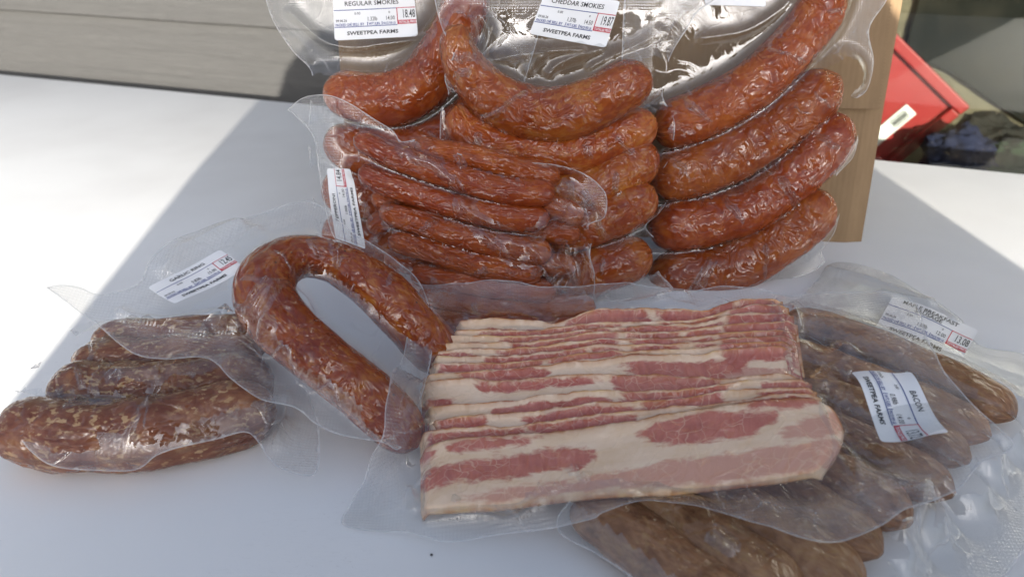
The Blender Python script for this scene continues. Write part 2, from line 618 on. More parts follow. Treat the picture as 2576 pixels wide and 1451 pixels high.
# window with a dusty pane, a room behind it
wnd = thing('window', 'large dusty window pane right of the cardboard box', 'window', wpt(0.7, WALL, -0.5))
frm = flat('window frame vinyl', (0.55, 0.54, 0.50), 0.5)
wbox('frame', -0.355, -0.29, WALL - 0.02, WALL + 0.05, -0.5, 1.2, frm, wnd, 0.003)
wbox('frame', 1.60, 1.66, WALL - 0.02, WALL + 0.05, -0.5, 1.2, frm, wnd, 0.003)
wbox('sill', -0.355, 1.66, WALL - 0.03, WALL + 0.05, -0.56, -0.502, frm, wnd, 0.003)
wbox('pane', -0.288, 1.598, WALL + 0.012, WALL + 0.016, -0.5, 1.2, M['glass'], wnd)
BACK = WALL + 0.80
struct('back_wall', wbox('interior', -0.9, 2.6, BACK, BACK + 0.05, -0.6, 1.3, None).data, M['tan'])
bpy.data.objects.remove(bpy.data.objects['interior'])
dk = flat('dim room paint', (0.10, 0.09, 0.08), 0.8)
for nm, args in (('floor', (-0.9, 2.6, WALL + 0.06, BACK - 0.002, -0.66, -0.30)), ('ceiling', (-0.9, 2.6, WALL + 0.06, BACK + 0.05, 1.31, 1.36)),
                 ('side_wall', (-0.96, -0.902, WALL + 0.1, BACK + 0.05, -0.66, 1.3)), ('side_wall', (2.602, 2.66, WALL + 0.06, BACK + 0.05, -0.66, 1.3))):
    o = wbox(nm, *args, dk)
    o['kind'] = 'structure'

WF = Frame(wpt(0, BACK - 0.025, 0), wd, -wn_)       # traced things in the room
def slab_from_outline(name, fr, pts, thick, mat, bevel=0.004):
    ring = catmull(pts + [pts[0]], 9.0)[:-1]
    bm = bmesh.new()
    vs = [bm.verts.new(fr.at(x, y)) for x, y in ring]
    f = bm.faces.new(vs)
    r = bmesh.ops.extrude_face_region(bm, geom=[f])
    bmesh.ops.translate(bm, vec=-fr.n * thick, verts=[v for v in r['geom'] if isinstance(v, bmesh.types.BMVert)])
    bmesh.ops.recalc_face_normals(bm, faces=bm.faces)
    me = bpy.data.meshes.new(name)
    bm.to_mesh(me)
    bm.free()
    return me
cu = link('dark_panel', slab_from_outline('dark_panel', WF, [(2316, -120), (2312, 0), (2292, 70), (2288, 130), (2330, 158), (2390, 182), (2450, 222), (2520, 270), (2620, 330), (2760, 380), (2900, 300), (2900, -120), (2600, -150)], 0.012, None), flat('dark curtain cloth', (0.014, 0.0145, 0.013), 0.9, Specular_IOR_Level=0.03))  # invented panel, stands in for the dark area behind the glass
tag(cu, 'made-up dark panel standing in for the dark area behind the dusty window', 'dark_panel')

# red bin lying tilted behind the glass
RF = Frame(wpt(0, WALL + 0.55, 0), wd, -wn_)
pR, pT, pB = RF.at(2438, 266), RF.at(2258, 88), RF.at(2228, 398)
e1 = (pT - pR).normalized()
e2 = RF.n.cross(e1)
if e2.dot(pB - pR) < 0:
    e2 = -e2
S1, S2, D = 0.31, 0.27, 0.10
Mr = Matrix((( *e1, 0), (*e2, 0), (*RF.n, 0), (0, 0, 0, 1))).transposed()
rb = thing('red_bin', 'red plastic bin tilted on its corner behind the window', 'bin', pR + e1 * S1 / 2 + e2 * S2 / 2)
red = flat('glossy red plastic', (0.27, 0.0035, 0.005), 0.4)
cen = pR + e1 * S1 / 2 + e2 * S2 / 2
def rbox(nm, dims, off, mat, bev):
    me = box_mesh(nm, dims, bev, Matrix.Translation(cen + e1 * off[0] + e2 * off[1] + RF.n * off[2]) @ Mr, 2)
    return link(nm, me, mat, rb)
rbox('body', (S1 - 0.02, S2 - 0.02, D), (0, 0, -D / 2 - 0.003), red, 0.008)
for off, dims in (((0, -S2 / 2 + 0.011, 0.004), (S1, 0.022, 0.02)), ((0, S2 / 2 - 0.011, 0.004), (S1, 0.022, 0.02)),
                  ((-S1 / 2 + 0.011, 0, 0.004), (0.022, S2 - 0.046, 0.02)), ((S1 / 2 - 0.011, 0, 0.004), (0.022, S2 - 0.046, 0.02))):
    rbox('rim', dims, off, red, 0.003)
q = (RF.at(2240, 318) - cen)
lb = rbox('sticker', (0.028, 0.10, 0.0012), (q.dot(e1), q.dot(e2), 0.0012), M['label'], 0)
for k in range(5):
    me = box_mesh('printed_line', (0.0022 if k != 2 else 0.005, 0.034 + 0.006 * (k % 2), 0.0006), 0,
                  Matrix.Translation(cen + e1 * (q.dot(e1) - 0.009 + 0.0045 * k) + e2 * (q.dot(e2) - 0.022) + RF.n * 0.0023) @ Mr)
    link('printed_line', me, M['faint'], lb if False else rb)

def rag(name, px, py, d, size, color, label, cat, seed):
    fr = Frame(wpt(0, WALL + d, 0), wd, -wn_)
    p = fr.at(px, py)
    bm = bmesh.new()
    bmesh.ops.create_icosphere(bm, subdivisions=5, radius=1.0)
    for v in bm.verts:
        q = v.co.copy()
        k = 1 + 0.35 * nz(*(q * 1.6 + Vector((seed, 0, 0)))) - 0.3 * abs(nz(*(q * 3.4 + Vector((0, seed, 0))))) + 0.1 * nz(*(q * 9))
        v.co = Vector((q.x * size[0], q.y * size[1], q.z * size[2])) * k
    bmesh.ops.transform(bm, matrix=Matrix.Translation(p) @ ROT, verts=bm.verts)
    me = bpy.data.meshes.new(name)
    bm.to_mesh(me)
    bm.free()
    me.polygons.foreach_set('use_smooth', [True] * len(me.polygons))
    return tag(link(name, me, flat(name + ' cloth', color, 0.9)), label, cat)
rag('rag', 2415, 395, 0.45, (0.075, 0.05, 0.055), (0.008, 0.012, 0.045), 'crumpled dark blue rag behind the window next to red bin', 'rag', 1.0)
rag('black_bag', 2478, 362, 0.55, (0.085, 0.05, 0.055), (0.012, 0.011, 0.010), 'crumpled black bag behind the window beside blue rag', 'bag', 4.0)
rag('green_heap', 2575, 420, 0.45, (0.085, 0.05, 0.052), (0.010, 0.028, 0.010), 'dark green cloth heap behind the window at table level', 'cloth', 7.0)  # plain lumpy heap of green cloth, no glove

# cardboard box
box_f = Frame(at_z(2170, 612, 0), (math.cos(R(4)), -math.sin(R(4)), 0), (-math.sin(R(4)) * math.cos(R(8)), -math.cos(R(4)) * math.cos(R(8)), math.sin(R(8))))
cb = thing('cardboard_box', 'brown cardboard box standing upright behind the smoked sausage packs', 'box', box_f.o + Vector((-0.28, 0.1, 0)))
BW = box_f.o.x * 0 - box_f.px(857, 200)[0]
def box_grid(name, pts_fn, nu, nv, thick, nrm):
    pass
def front_panel():
    n = 30
    vs, fs = [], []
    for i in range(n + 1):
        a = -BW + BW * i / n
        for j in range(16):
            b = 0.42 * j / 15
            vs.append(box_f.pt(a, b, 0.003 * nz(a * 8, b * 6) - (0.004 if i == n else 0)))
    for i in range(n):
        for j in range(15):
            fs.append((i * 16 + j, i * 16 + 16 + j, i * 16 + 17 + j, i * 16 + j + 1))
    return vs, fs
def solid(name, vs, fs, vec, mat, parent):
    me = mesh(name, vs, fs, False)
    bm = bmesh.new()
    bm.from_mesh(me)
    r = bmesh.ops.extrude_face_region(bm, geom=list(bm.faces))
    bmesh.ops.translate(bm, vec=vec, verts=[g for g in r['geom'] if isinstance(g, bmesh.types.BMVert)])
    bmesh.ops.recalc_face_normals(bm, faces=bm.faces)
    bm.to_mesh(me)
    bm.free()
    return link(name, me, mat, parent)
vs, fs = front_panel()
solid('front_panel', vs, fs, -box_f.n * 0.004, M['card'], cb)
# inner body: sides, back and bottom
def quad_panel(name, a, b, c, d, vec):
    solid(name, [a, b, c, d], [(0, 1, 2, 3)], vec, M['card'], cb)
back = Vector((math.sin(R(4)), math.cos(R(4)), 0)) * 0.16
ux, up = box_f.u, box_f.v
o = box_f.o
for nm, s in (('side_panel', -0.004), ('side_panel', -BW + 0.004)):
    a = o + ux * s + back * 0.03
    quad_panel(nm, a, a + back * 0.97, a + back * 0.97 + up * 0.42, a + up * 0.42, -ux * 0.004 if s > -0.1 else ux * 0.004)
a = o + ux * -0.009 + back
quad_panel('back_panel', a, a - ux * (BW - 0.018), a - ux * (BW - 0.018) + up * 0.42, a + up * 0.42, -back.normalized() * 0.004)
# the glued outer flap with a torn perforated edge, upper part of the front
def flap():
    e0, e1_ = box_f.px(2203, 272), box_f.px(2238, -60)
    n = 70
    vs, fs = [], []
    for j in range(n + 1):
        f = j / n
        b = e0[1] + (e1_[1] - e0[1]) * f
        a = e0[0] + (e1_[0] - e0[0]) * f + (0.0016 if j % 2 else -0.0008) + 0.0008 * nz(j * 0.9, 3)
        vs += [box_f.pt(a, b, 0.0040), box_f.pt(-BW + 0.01, b, 0.0040)]
    for j in range(n):
        fs.append((2 * j, 2 * j + 2, 2 * j + 3, 2 * j + 1))
    fo = solid('flap', vs, fs, box_f.n * 0.0045, M['card'], cb)
    fo.data.materials.append(flat('torn edge and gap shade', (0.045, 0.028, 0.016), 0.9))  # dark core of the torn board, with the gap's shadow painted in
    for p in fo.data.polygons:
        if p.normal.dot(box_f.u) > 0.5 or p.normal.dot(box_f.v) < -0.5:
            p.material_index = 1
flap()

# ------------------------------------------------------------------ packs
def tube(name, fr, cl, mat, parent, seed, lump=0.0007, seg=36, knot=(False, False), flatten=1.0):
    """A sausage along cl: rows of (u, v, h, r) in frame fr."""
    P = catmull(cl, 0.0024)
    pos = np.array([fr.pt(p[0], p[1], p[2]) for p in P])
    rad = P[:, 3].copy()
    s = np.concatenate([[0], np.cumsum(np.linalg.norm(np.diff(pos, axis=0), axis=1))])
    L = s[-1]
    for k, q in ((0, s), (1, L - s)):
        r0 = rad[0 if k == 0 else -1]
        e = r0 * 1.15
        t = np.clip(q / e, 0, 1)
        prof = np.sqrt(np.clip(1 - (1 - t) ** 2, 0, 1))
        if knot[k]:
            prof = np.maximum(prof ** 1.25, 0.16)
        rad = rad * np.maximum(prof, 0.02)
    vs, uvs, fs = [], [], []
    n = len(pos)
    T = np.gradient(pos, axis=0)
    nrm = np.array(fr.n)
    U_ = T / np.linalg.norm(T, axis=1)[:, None]
    kap = np.gradient(U_, axis=0) / np.maximum(np.linalg.norm(T, axis=1), 1e-6)[:, None] * 1.0
    kk = np.ones(9) / 9
    kap = np.stack([np.convolve(kap[:, q], kk, 'same') for q in range(3)], -1) * 0.02
    for i in range(n):
        t = T[i] / np.linalg.norm(T[i])
        b = np.cross(t, nrm)
        b /= np.linalg.norm(b)
        c = np.cross(b, t)
        for k in range(seg):
            a = 2 * math.pi * k / seg
            d = b * math.cos(a) + c * math.sin(a) * flatten
            q = pos[i] * 46 + d * 1.1 + seed * 5.3
            w = lump * (nz(*q) * 1.2 - 0.8 * abs(nz(*(q * 2.3)))) * min(1, rad[i] / 0.008)
            w += rad[i] * 0.055 * nz(*(pos[i] * 21 + d * 0.8 + seed * 3.1))
            ci = d @ kap[i]
            if ci > 0:
                w -= min(0.0016, ci * rad[i] * 0.0030) * (0.5 + 0.5 * math.sin(s[i] * 620 + 2.5 * nz(s[i] * 60, a, seed))) * min(1, rad[i] / 0.02)
            vs.append(pos[i] + d * (rad[i] + w))
            uvs.append((s[i], a * 0.02))
    for i in range(n - 1):
        for k in range(seg):
            k2 = (k + 1) % seg
            fs.append((i * seg + k, i * seg + k2, i * seg + seg + k2, i * seg + seg + k))
    fs.append(tuple(range(seg))[::-1])
    fs.append(tuple(range((n - 1) * seg, n * seg)))
    me = mesh(name, vs, fs)
    set_uv(me, uvs)
    return link(name, me, mat, parent)

class Pack:
    def __init__(self, name, label, cat, fr, group=None, base=None, seed=0):
        self.fr, self.seed = fr, seed
        self.e = thing(name, label, cat, base if base is not None else fr.o, group)
        self.lines = []
        self.blocks = []
        self.creases = []
        self.over = []
    def drape_over(self, other, only=None):
        for k, L in enumerate(other.lines):
            if only is not None and k not in only:
                continue
            rows = []
            for u, v, h, r in L:
                p = other.fr.pt(u, v, h) - self.fr.o
                rows.append((p.dot(self.fr.u), p.dot(self.fr.v), p.dot(self.fr.n), r))
            self.over.append(np.array(rows))
    def sausage(self, pts, rpx, mat, h=0.0, knot=(False, False), name='sausage', lump=0.0007, r_m=None, flatten=1.0):
        fr = self.fr
        cl = []
        for k, p in enumerate(pts):
            hh = h if len(p) < 3 else p[2]
            w = fr.at(p[0], p[1], hh)
            rr = (rpx if not isinstance(rpx, (list, tuple)) else rpx[k])
            r = r_m if r_m else rr * depth_of(w) / FPX
            u, v = fr.uv(w)
            cl.append((u, v, hh, r))
        self.lines.append(catmull(cl, 0.006))
        self.seed += 1
        return tube(name, fr, cl, M[mat], self.e, self.seed, lump, knot=knot, flatten=flatten)
    def content(self, Q):
        """(film height, how far inside a sausage 0..1, distance outside contents)"""
        hgt = np.zeros(len(Q))
        ins = np.full(len(Q), 9.0)
        out = np.full(len(Q), 9.0)
        for Lc in self.lines:
            d, ix = seg_dist(Q, Lc[:, :2])
            i0 = np.clip(ix.astype(int), 0, len(Lc) - 2)
            f = ix - i0
            r = Lc[i0, 3] * (1 - f) + Lc[i0 + 1, 3] * f
            w = Lc[i0, 2] * (1 - f) + Lc[i0 + 1, 2] * f
            t = d / r
            h = np.where(t < 0.85, r * np.sqrt(np.clip(1 - t * t, 0, 1)) - 0.0008,
                         0.527 * r * np.exp(-(t - 0.85) / 0.20))
            fade = np.exp(-np.clip(t - 0.85, 0, 9) / 0.3)
            h = h + w * fade
            hgt = np.maximum(hgt, h)
            ins = np.minimum(ins, t)
            out = np.minimum(out, d - r)
        for Lc in self.over:
            d, ix = seg_dist(Q, Lc[:, :2])
            i0 = np.clip(ix.astype(int), 0, len(Lc) - 2)
            f = ix - i0
            top = (Lc[i0, 3] + Lc[i0, 2]) * (1 - f) + (Lc[i0 + 1, 3] + Lc[i0 + 1, 2]) * f + 0.0025
            r = Lc[i0, 3]
            h = top * np.exp(-(np.clip(d - 0.35 * r, 0, 9) / 0.024) ** 2)
            hgt = np.where(top > 0, np.maximum(hgt, h), hgt)
        for poly, bh, soft in self.blocks:
            dd = poly_dist(Q, poly)          # negative inside
            h = bh * (1 - sstep(dd, -0.002, soft))
            hgt = np.maximum(hgt, h)
            ins = np.where(dd < -0.005, 0.0, ins)
            out = np.minimum(out, dd)
        return hgt, ins, out
    def random_creases(self, per, seed, which=None):
        rs = random.Random(seed)
        out = []
        for k, Lc in enumerate(self.lines):
            if which is not None and k not in which:
                continue
            for _ in range(per):
                i = rs.randrange(4, max(5, len(Lc) - 5))
                c = Lc[i]
                t = Lc[min(i + 2, len(Lc) - 1)][:2] - Lc[max(i - 2, 0)][:2]
                t = t / np.linalg.norm(t)
                n = np.array([-t[1], t[0]])
                pts = []
                sl = rs.uniform(-0.7, 0.7)
                a0, a1 = (rs.uniform(-0.98, -0.5), rs.uniform(0.1, 0.98)) if rs.random() < 0.7 else (rs.uniform(-0.3, 0.0), rs.uniform(0.5, 0.98))
                for q in np.linspace(a0, a1, 6):
                    pts.append(c[:2] + n * q * c[3] + t * (q * sl * c[3] + rs.uniform(-0.0016, 0.0016)))
                out.append((('uv', pts), rs.uniform(0.0009, 0.0014), rs.uniform(0.0024, 0.0040)))
        return out
    def film(self, outline, spacing=0.0026, wave=0.004, wfreq=16.0, droop=0.0, droop_len=0.02, creases=(), emb=0.011, zmin=None, cull=True, name='plastic_film', calm=1.0):
        fr = self.fr
        creases = list(creases)
        rpx = catmull(outline + [outline[0]], 14.0)[:-1]
        ring = np.array([fr.px(x, y) for x, y in rpx])
        for _ in range(5):                   # the rim rides over what lies under it
            hh, _i, _o = self.content(ring)
            if _ == 0:
                hc = hh * 0
            hc = hc * 0.5 + hh * 0.5
            ring = np.array([fr.px(p[0], p[1], q) for p, q in zip(rpx, hc)])
        # even steps along the rim
        seg = np.linalg.norm(np.diff(np.vstack([ring, ring[:1]]), axis=0), axis=1)
        lo, hi = ring.min(0), ring.max(0)
        pts = []
        ny, nx = int((hi[1] - lo[1]) / spacing) + 1, int((hi[0] - lo[0]) / spacing) + 1
        gx, gy = np.meshgrid(np.arange(nx), np.arange(ny))
        g = np.stack([lo[0] + (gx + 0.5 * (gy % 2)) * spacing, lo[1] + gy * spacing * 0.92], -1).reshape(-1, 2)
        dd = poly_dist(g, ring)
        g = g[dd < -spacing * 0.55]
        inner = offset_ring(ring, 0.0008)
        extra = []
        for (pl, wdt, hh) in creases:
            L = catmull(pl[1], 0.0012) if pl[0] == 'uv' else np.array([fr.px(x, y) for x, y in catmull(pl, 4.0)])
            tt = np.gradient(L, axis=0)
            tt /= np.maximum(np.linalg.norm(tt, axis=1), 1e-9)[:, None]
            no = np.stack([-tt[:, 1], tt[:, 0]], -1)
            gd, _ = seg_dist(g, L)
            g = g[gd > 1.3 * min(wdt, 0.003)]
            for kk in (-1.0, -0.45, 0.0, 0.45, 1.0):
                extra.append(L + no * kk * min(wdt, 0.003))
        if extra:
            extra = np.vstack(extra)
            extra = extra[poly_dist(extra, ring) < -0.001]
            key = np.unique((extra / 0.0004).round().astype(int), axis=0, return_index=True)[1]
            g = np.vstack([g, extra[key]])
        allp = np.vstack([ring, inner, g])
        nr = len(ring)
        edges = [(i, (i + 1) % nr) for i in range(nr)]
        vv, ee, ff, *_ = delaunay_2d_cdt([Vector(p) for p in allp], edges, [], 1, 1e-7)
        Q = np.array([(p.x, p.y) for p in vv])
        hgt, ins, out = self.content(Q)
        rim_d = -poly_dist(Q, ring)
        away = sstep(out, 0.0, 0.03)
        wv = np.array([nz(q[0] * wfreq + self.seed * 3.7, q[1] * wfreq, self.seed) + 0.5 * nz(q[0] * wfreq * 2.3, q[1] * wfreq * 2.3, self.seed + 4) for q in Q])
        fine = np.array([abs(nz(q[0] * 70 + 9, q[1] * 70, self.seed + 2)) for q in Q])
        hgt = hgt + away * wave * wv + sstep(out, -0.002, 0.006) * 0.0003 * (0.3 - fine)
        hgt = hgt - droop * (1 - np.exp(-np.clip(out, 0, 9) / droop_len))
        rg = np.zeros(len(Q))
        for (pl, wdt, hh) in creases:
            L = catmull(pl[1], 0.003) if pl[0] == 'uv' else np.array([fr.px(x, y) for x, y in catmull(pl, 10.0)])
            d, ix = seg_dist(Q, L)
            end = np.clip(np.minimum(ix, len(L) - 1 - ix) / 2.0, 0.0, 1)
            rr = np.exp(-(np.sqrt(d * d + 3e-7) - 5.5e-4) / wdt * 1.15) * end
            hgt = hgt + hh * rr
            rg = np.maximum(rg, rr)
        W = [fr.pt(Q[i, 0], Q[i, 1], hgt[i]) for i in range(len(Q))]
        if zmin is not None:
            for p in W:
                if p.z < zmin:
                    p.z = zmin + 0.25 * 0.001 * abs(nz(p.x * 60, p.y * 60))
        faces = []
        for f in ff:
            if cull and all(ins[i] < 0.80 and rg[i] < 0.12 for i in f):
                continue
            a, b, c = (Q[f[0]], Q[f[1]], Q[f[2]])
            if (b[0] - a[0]) * (c[1] - a[1]) - (b[1] - a[1]) * (c[0] - a[0]) < 0:
                f = f[::-1]
            faces.append(tuple(f))
        me = mesh(name, W, faces)
        set_uv(me, Q)
        nzz = np.array([nz(q[0] * 9, q[1] * 9, self.seed + 7) for q in Q])
        set_attr(me, 'emboss', np.clip((sstep(out, 0.003, 0.014) * (1 - sstep(rim_d, emb * 1.4, emb * 2.6))) * (0.8 + 0.6 * nzz), 0, 1))
        set_attr(me, 'calm', np.full(len(Q), calm))
        set_attr(me, 'near', np.exp(-np.clip(out, 0, 9) / 0.016))
        set_attr(me, 'seal', np.exp(-((rim_d - 0.0125) / 0.0011) ** 2) + 0.7 * np.exp(-((rim_d - 0.0165) / 0.0011) ** 2))
        set_attr(me, 'rim', 1 - sstep(rim_d, 0.0, 0.0011))
        o = link(name, me, M['film'], self.e)
        self.film_fn = lambda q: self._h(q, creases, wave, wfreq)
        return o
    def _h(self, Q, creases, wave, wfreq):
        hgt, ins, out = self.content(Q)
        away = sstep(out, 0.0, 0.03)
        wv = np.array([nz(q[0] * wfreq + self.seed * 3.7, q[1] * wfreq, self.seed) + 0.5 * nz(q[0] * wfreq * 2.3, q[1] * wfreq * 2.3, self.seed + 4) for q in Q])
        return hgt + away * wave * wv

def poly_dist(Q, ring):
    d, _ = seg_dist(Q, np.vstack([ring, ring[:1]]))
    x, y = Q[:, 0], Q[:, 1]
    ins = np.zeros(len(Q), bool)
    n = len(ring)
    for i in range(n):
        x0, y0 = ring[i]
        x1, y1 = ring[(i + 1) % n]
        c = ((y0 > y) != (y1 > y))
        with np.errstate(divide='ignore', invalid='ignore'):
            xi = (x1 - x0) * (y - y0) / (y1 - y0) + x0
        ins ^= c & (x < xi)
    return np.where(ins, -d, d)

def offset_ring(ring, off):
    nxt, prv = np.roll(ring, -1, 0), np.roll(ring, 1, 0)
    t = nxt - prv
    t /= np.maximum(np.linalg.norm(t, axis=1), 1e-9)[:, None]
    n = np.stack([-t[:, 1], t[:, 0]], -1)
    area = np.sum(ring[:, 0] * nxt[:, 1] - nxt[:, 0] * ring[:, 1])
    return ring + n * (off if area > 0 else -off)

# ---- price labels
def text_mesh(body, size_x, size_y, align='LEFT', bold=0.0):
    cu_ = bpy.data.curves.new('t', 'FONT')
    cu_.body = body
    cu_.align_x = align
    cu_.size = 1.0
    cu_.offset = bold
    cu_.resolution_u = 2
    ob = bpy.data.objects.new('t', cu_)
    C.objects.link(ob)
    dg = bpy.context.evaluated_depsgraph_get()
    me = bpy.data.meshes.new_from_object(ob.evaluated_get(dg))
    vs = [(v.co.x, v.co.y) for v in me.vertices]
    fs = [tuple(p.vertices) for p in me.polygons]
    bpy.data.objects.remove(ob)
    bpy.data.curves.remove(cu_)
    bpy.data.meshes.remove(me)
    return [(x * size_x, y * size_y) for x, y in vs], fs

LW, LH = 60.0, 42.0       # label drawing units
def price_label(pk, corners, name, weight, per, price, date='09.06.26', lift=0.0022, wave=None, blank=False, level=None):
    """corners: TL, TR, BR, BL in the label's own reading frame, as traced pixels."""
    fr = pk.fr
    K = [np.array(fr.px(*c, level or 0.0)) for c in corners]
    def uvof(x, y):                       # x 0..LW, y 0..LH from the bottom
        a, b = x / LW, 1 - y / LH
        return (K[0] * (1 - a) + K[1] * a) * (1 - b) + (K[3] * (1 - a) + K[2] * a) * b
    def place(xy, up):
        Q = np.array([uvof(*p) for p in xy])
        h = pk.film_fn(Q) if level is None else np.full(len(Q), level)
        h = h + np.array([0.0008 * math.sin(p[0] / LW * 6.5 + corners[0][0]) + 0.0006 * math.sin(p[1] / LH * 5 + p[0] / LW * 3 + corners[0][1]) for p in xy])
        if wave:
            h = h + np.array([wave(p[0] / LW, p[1] / LH) for p in xy])
        return [fr.pt(Q[i, 0], Q[i, 1], h[i] + lift + up) for i in range(len(Q))]
    # rounded sheet
    nx, ny, rc = 30, 21, 2.6
    vs, fs = [], []
    for j in range(ny + 1):
        for i in range(nx + 1):
            x, y = LW * i / nx, LH * j / ny
            cx_, cy_ = min(max(x, rc), LW - rc), min(max(y, rc), LH - rc)
            dx, dy = x - cx_, y - cy_
            m = math.hypot(dx, dy)
            if dx and dy and m > rc:
                x, y = cx_ + dx / m * rc, cy_ + dy / m * rc
            vs.append((x, y))
    for j in range(ny):
        for i in range(nx):
            k = j * (nx + 1) + i
            fs.append((k, k + 1, k + nx + 2, k + nx + 1))
    lab = link('price_label', mesh('price_label', place(vs, 0), fs), M['label'], pk.e)
    def add(nm, items, mat, up=0.0003):
        V, F = [], []
        for xy, ff in items:
            b = len(V)
            V += xy
            F += [tuple(i + b for i in f) for f in ff]
        if V:
            o = link(nm, mesh(nm, place(V, up), F, False), mat)
            o.parent = lab
            me = o.data
            me.transform(Matrix.Translation(-(pk.e.location)))
    def txt(s, x, y, hgt, wid, al='LEFT', bold=0.0):
        xy, ff = text_mesh(s, wid, hgt, al, bold)
        return ([(px_ + x, py_ + y) for px_, py_ in xy], ff)
    def rect(x0, y0, x1, y1, n=12):
        xy, ff = [], []
        for i in range(n + 1):
            x = x0 + (x1 - x0) * i / n
            xy += [(x, y0), (x, y1)]
        for i in range(n):
            ff.append((2 * i, 2 * i + 2, 2 * i + 3, 2 * i + 1))
        return (xy, ff)
    if blank:
        return lab
    yr = 29.0
    nm_items = []
    lines = name.split('\n')
    for k, ln in enumerate(lines):
        y = yr + (4.0 if len(lines) == 1 else 6.2 - 4.6 * k)
        nm_items.append(txt(ln, LW * 0.47, y, 6.0, 4.7, 'CENTER', 0.012))
    add('lettering', nm_items + [
        txt('SWEETPEA FARMS', LW * 0.46, 4.6, 5.0, 4.6, 'CENTER', 0.028),
        txt(date, 1.6, 17.6, 3.4, 2.3, 'LEFT', 0.012), txt('0.00', 15.0, 24.3, 3.4, 2.5, 'LEFT', 0.008),
        txt(weight, 24.0, 17.8, 5.6, 3.1, 'LEFT', 0.004), txt(per, 37.5, 17.8, 5.6, 3.1, 'LEFT', 0.004),
        txt('0', 40.0, 24.3, 3.0, 2.4, 'LEFT', 0.008), txt(price, 59.3, 19.2, 11.5, 4.3, 'RIGHT', 0.008)], M['ink'])
    add('heading', [rect(0.4, yr - 0.35, 46, yr + 0.35), rect(0.4, 12.2, 46, 12.9), rect(12.0, 13.2, 12.5, 16.6, 1), rect(24.0, 13.2, 24.5, 16.6, 1), rect(34.6, 13.2, 35.1, 16.6, 1),
        txt('PACKED ON', 1.2, 13.5, 3.5, 2.0, 'LEFT', 0.02), txt('SELL BY', 13.4, 13.5, 3.7, 2.5, 'LEFT', 0.02),
        txt('WT./LBS.', 25.1, 13.5, 3.7, 2.2, 'LEFT', 0.02), txt('PRICE PER LB.', 35.6, 13.5, 3.3, 1.55, 'LEFT', 0.02)], M['blue'])
    add('price_frame', [rect(46.2, yr - 0.3, 59.8, yr + 0.4), rect(46.0, 13.0, 46.6, yr + 0.4, 1), rect(46.0, 13.0, 59.8, 17.0)], M['redink'])
    add('price_heading', [txt('TOTAL($) PRICE', 46.9, 13.9, 3.2, 1.8, 'LEFT', 0.02)], M['label'], 0.0006)
    return lab

# ---- right rear pack: big curved sausages
pr = Pack('sausage_pack', 'vacuum pack of four thick curved sausages leaning at box right edge', 'sausage pack', stand(0.640, 12), 'smoked sausage packs leaning against the box', Vector((0.2, 0.66, 0)), 11)
pr.sausage([(1640, 326), (1687, 316), (1775, 284), (1867, 235), (1935, 180), (1992, 121), (2040, 60), (2069, 15), (2090, -50)], [62, 64, 66, 66, 65, 64, 63, 62, 62], 'smoked')
pr.sausage([(1630, 450), (1687, 442), (1780, 416), (1878, 370), (1960, 315), (2030, 258), (2112, 192)], [64, 67, 69, 70, 69, 68, 60], 'smoked', knot=(False, True))
pr.sausage([(1630, 572), (1680, 570), (1770, 558), (1871, 527), (1950, 478), (2030, 412), (2085, 350), (2130, 290)], [62, 64, 66, 67, 67, 66, 64, 56], 'smoked')
pr.sausage([(1630, 690), (1680, 692), (1790, 684), (1880, 652), (1960, 604), (2030, 545), (2080, 480)], [66, 68, 70, 70, 68, 66, 56], 'smoked')
pr.film([(1560, 760), (1560, 300), (1600, -150), (1800, -160), (2235, -150), (2240, -60), (2231, 0), (2187, 74), (2198, 155), (2180, 228), (2139, 265), (2156, 340), (2146, 395), (2099, 453), (2111, 522), (2099, 585), (2066, 632), (2076, 656), (2043, 684), (1971, 712), (1920, 760)],
        wave=0.0010, calm=0.3, creases=pr.random_creases(3, 5) + [([(1745, 98), (1800, 92), (1880, 75), (1960, 25), (1990, -10)], 0.004, 0.004), ([(2035, 120), (2050, 160), (2030, 175)], 0.0012, 0.0012)])
price_label(pr, [(1765, -100), (1922, -100), (1925, 18), (1772, 14)], '', '', '', '', blank=True)

# ---- left rear pack
pl_ = Pack('sausage_pack', 'vacuum pack of curved sausages whose white label is priced 18.48', 'sausage pack', stand(0.665, 12), 'smoked sausage packs leaning against the box', Vector((-0.12, 0.68, 0)), 21)
pl_.sausage([(812, 225), (860, 236), (930, 250), (1000, 248), (1060, 215), (1110, 150), (1150, 70), (1180, -20), (1195, -60)], [52, 60, 67, 70, 70, 68, 64, 60, 60], 'smoked')
pl_.sausage([(815, 345), (900, 375), (1000, 385), (1100, 360), (1200, 290), (1260, 200)], [56, 62, 64, 64, 64, 60], 'smoked')
pl_.sausage([(812, 455), (900, 490), (1020, 500), (1150, 470)], 60, 'smoked')
pl_.sausage([(815, 560), (900, 600), (1050, 610), (1200, 590)], 60, 'smoked')
pl_.film([(655, -70), (668, 0), (690, 60), (735, 128), (783, 180), (783, 240), (776, 320), (780, 420), (792, 540), (805, 720), (1250, 720), (1300, 300), (1320, -70)],
         wave=0.0010, calm=0.3, creases=pl_.random_creases(3, 6) + [([(715, 20), (745, 45), (790, 85), (835, 112), (900, 120), (960, 112), (1040, 100), (1105, 68)], 0.0045, 0.005), ([(725, 85), (765, 110), (790, 165)], 0.003, 0.003)])
price_label(pl_, [(838, -6), (1043, -14), (1053, 92), (844, 103)], 'REGULAR SMOKIES', '1.32lb', '14.00', '18.48')

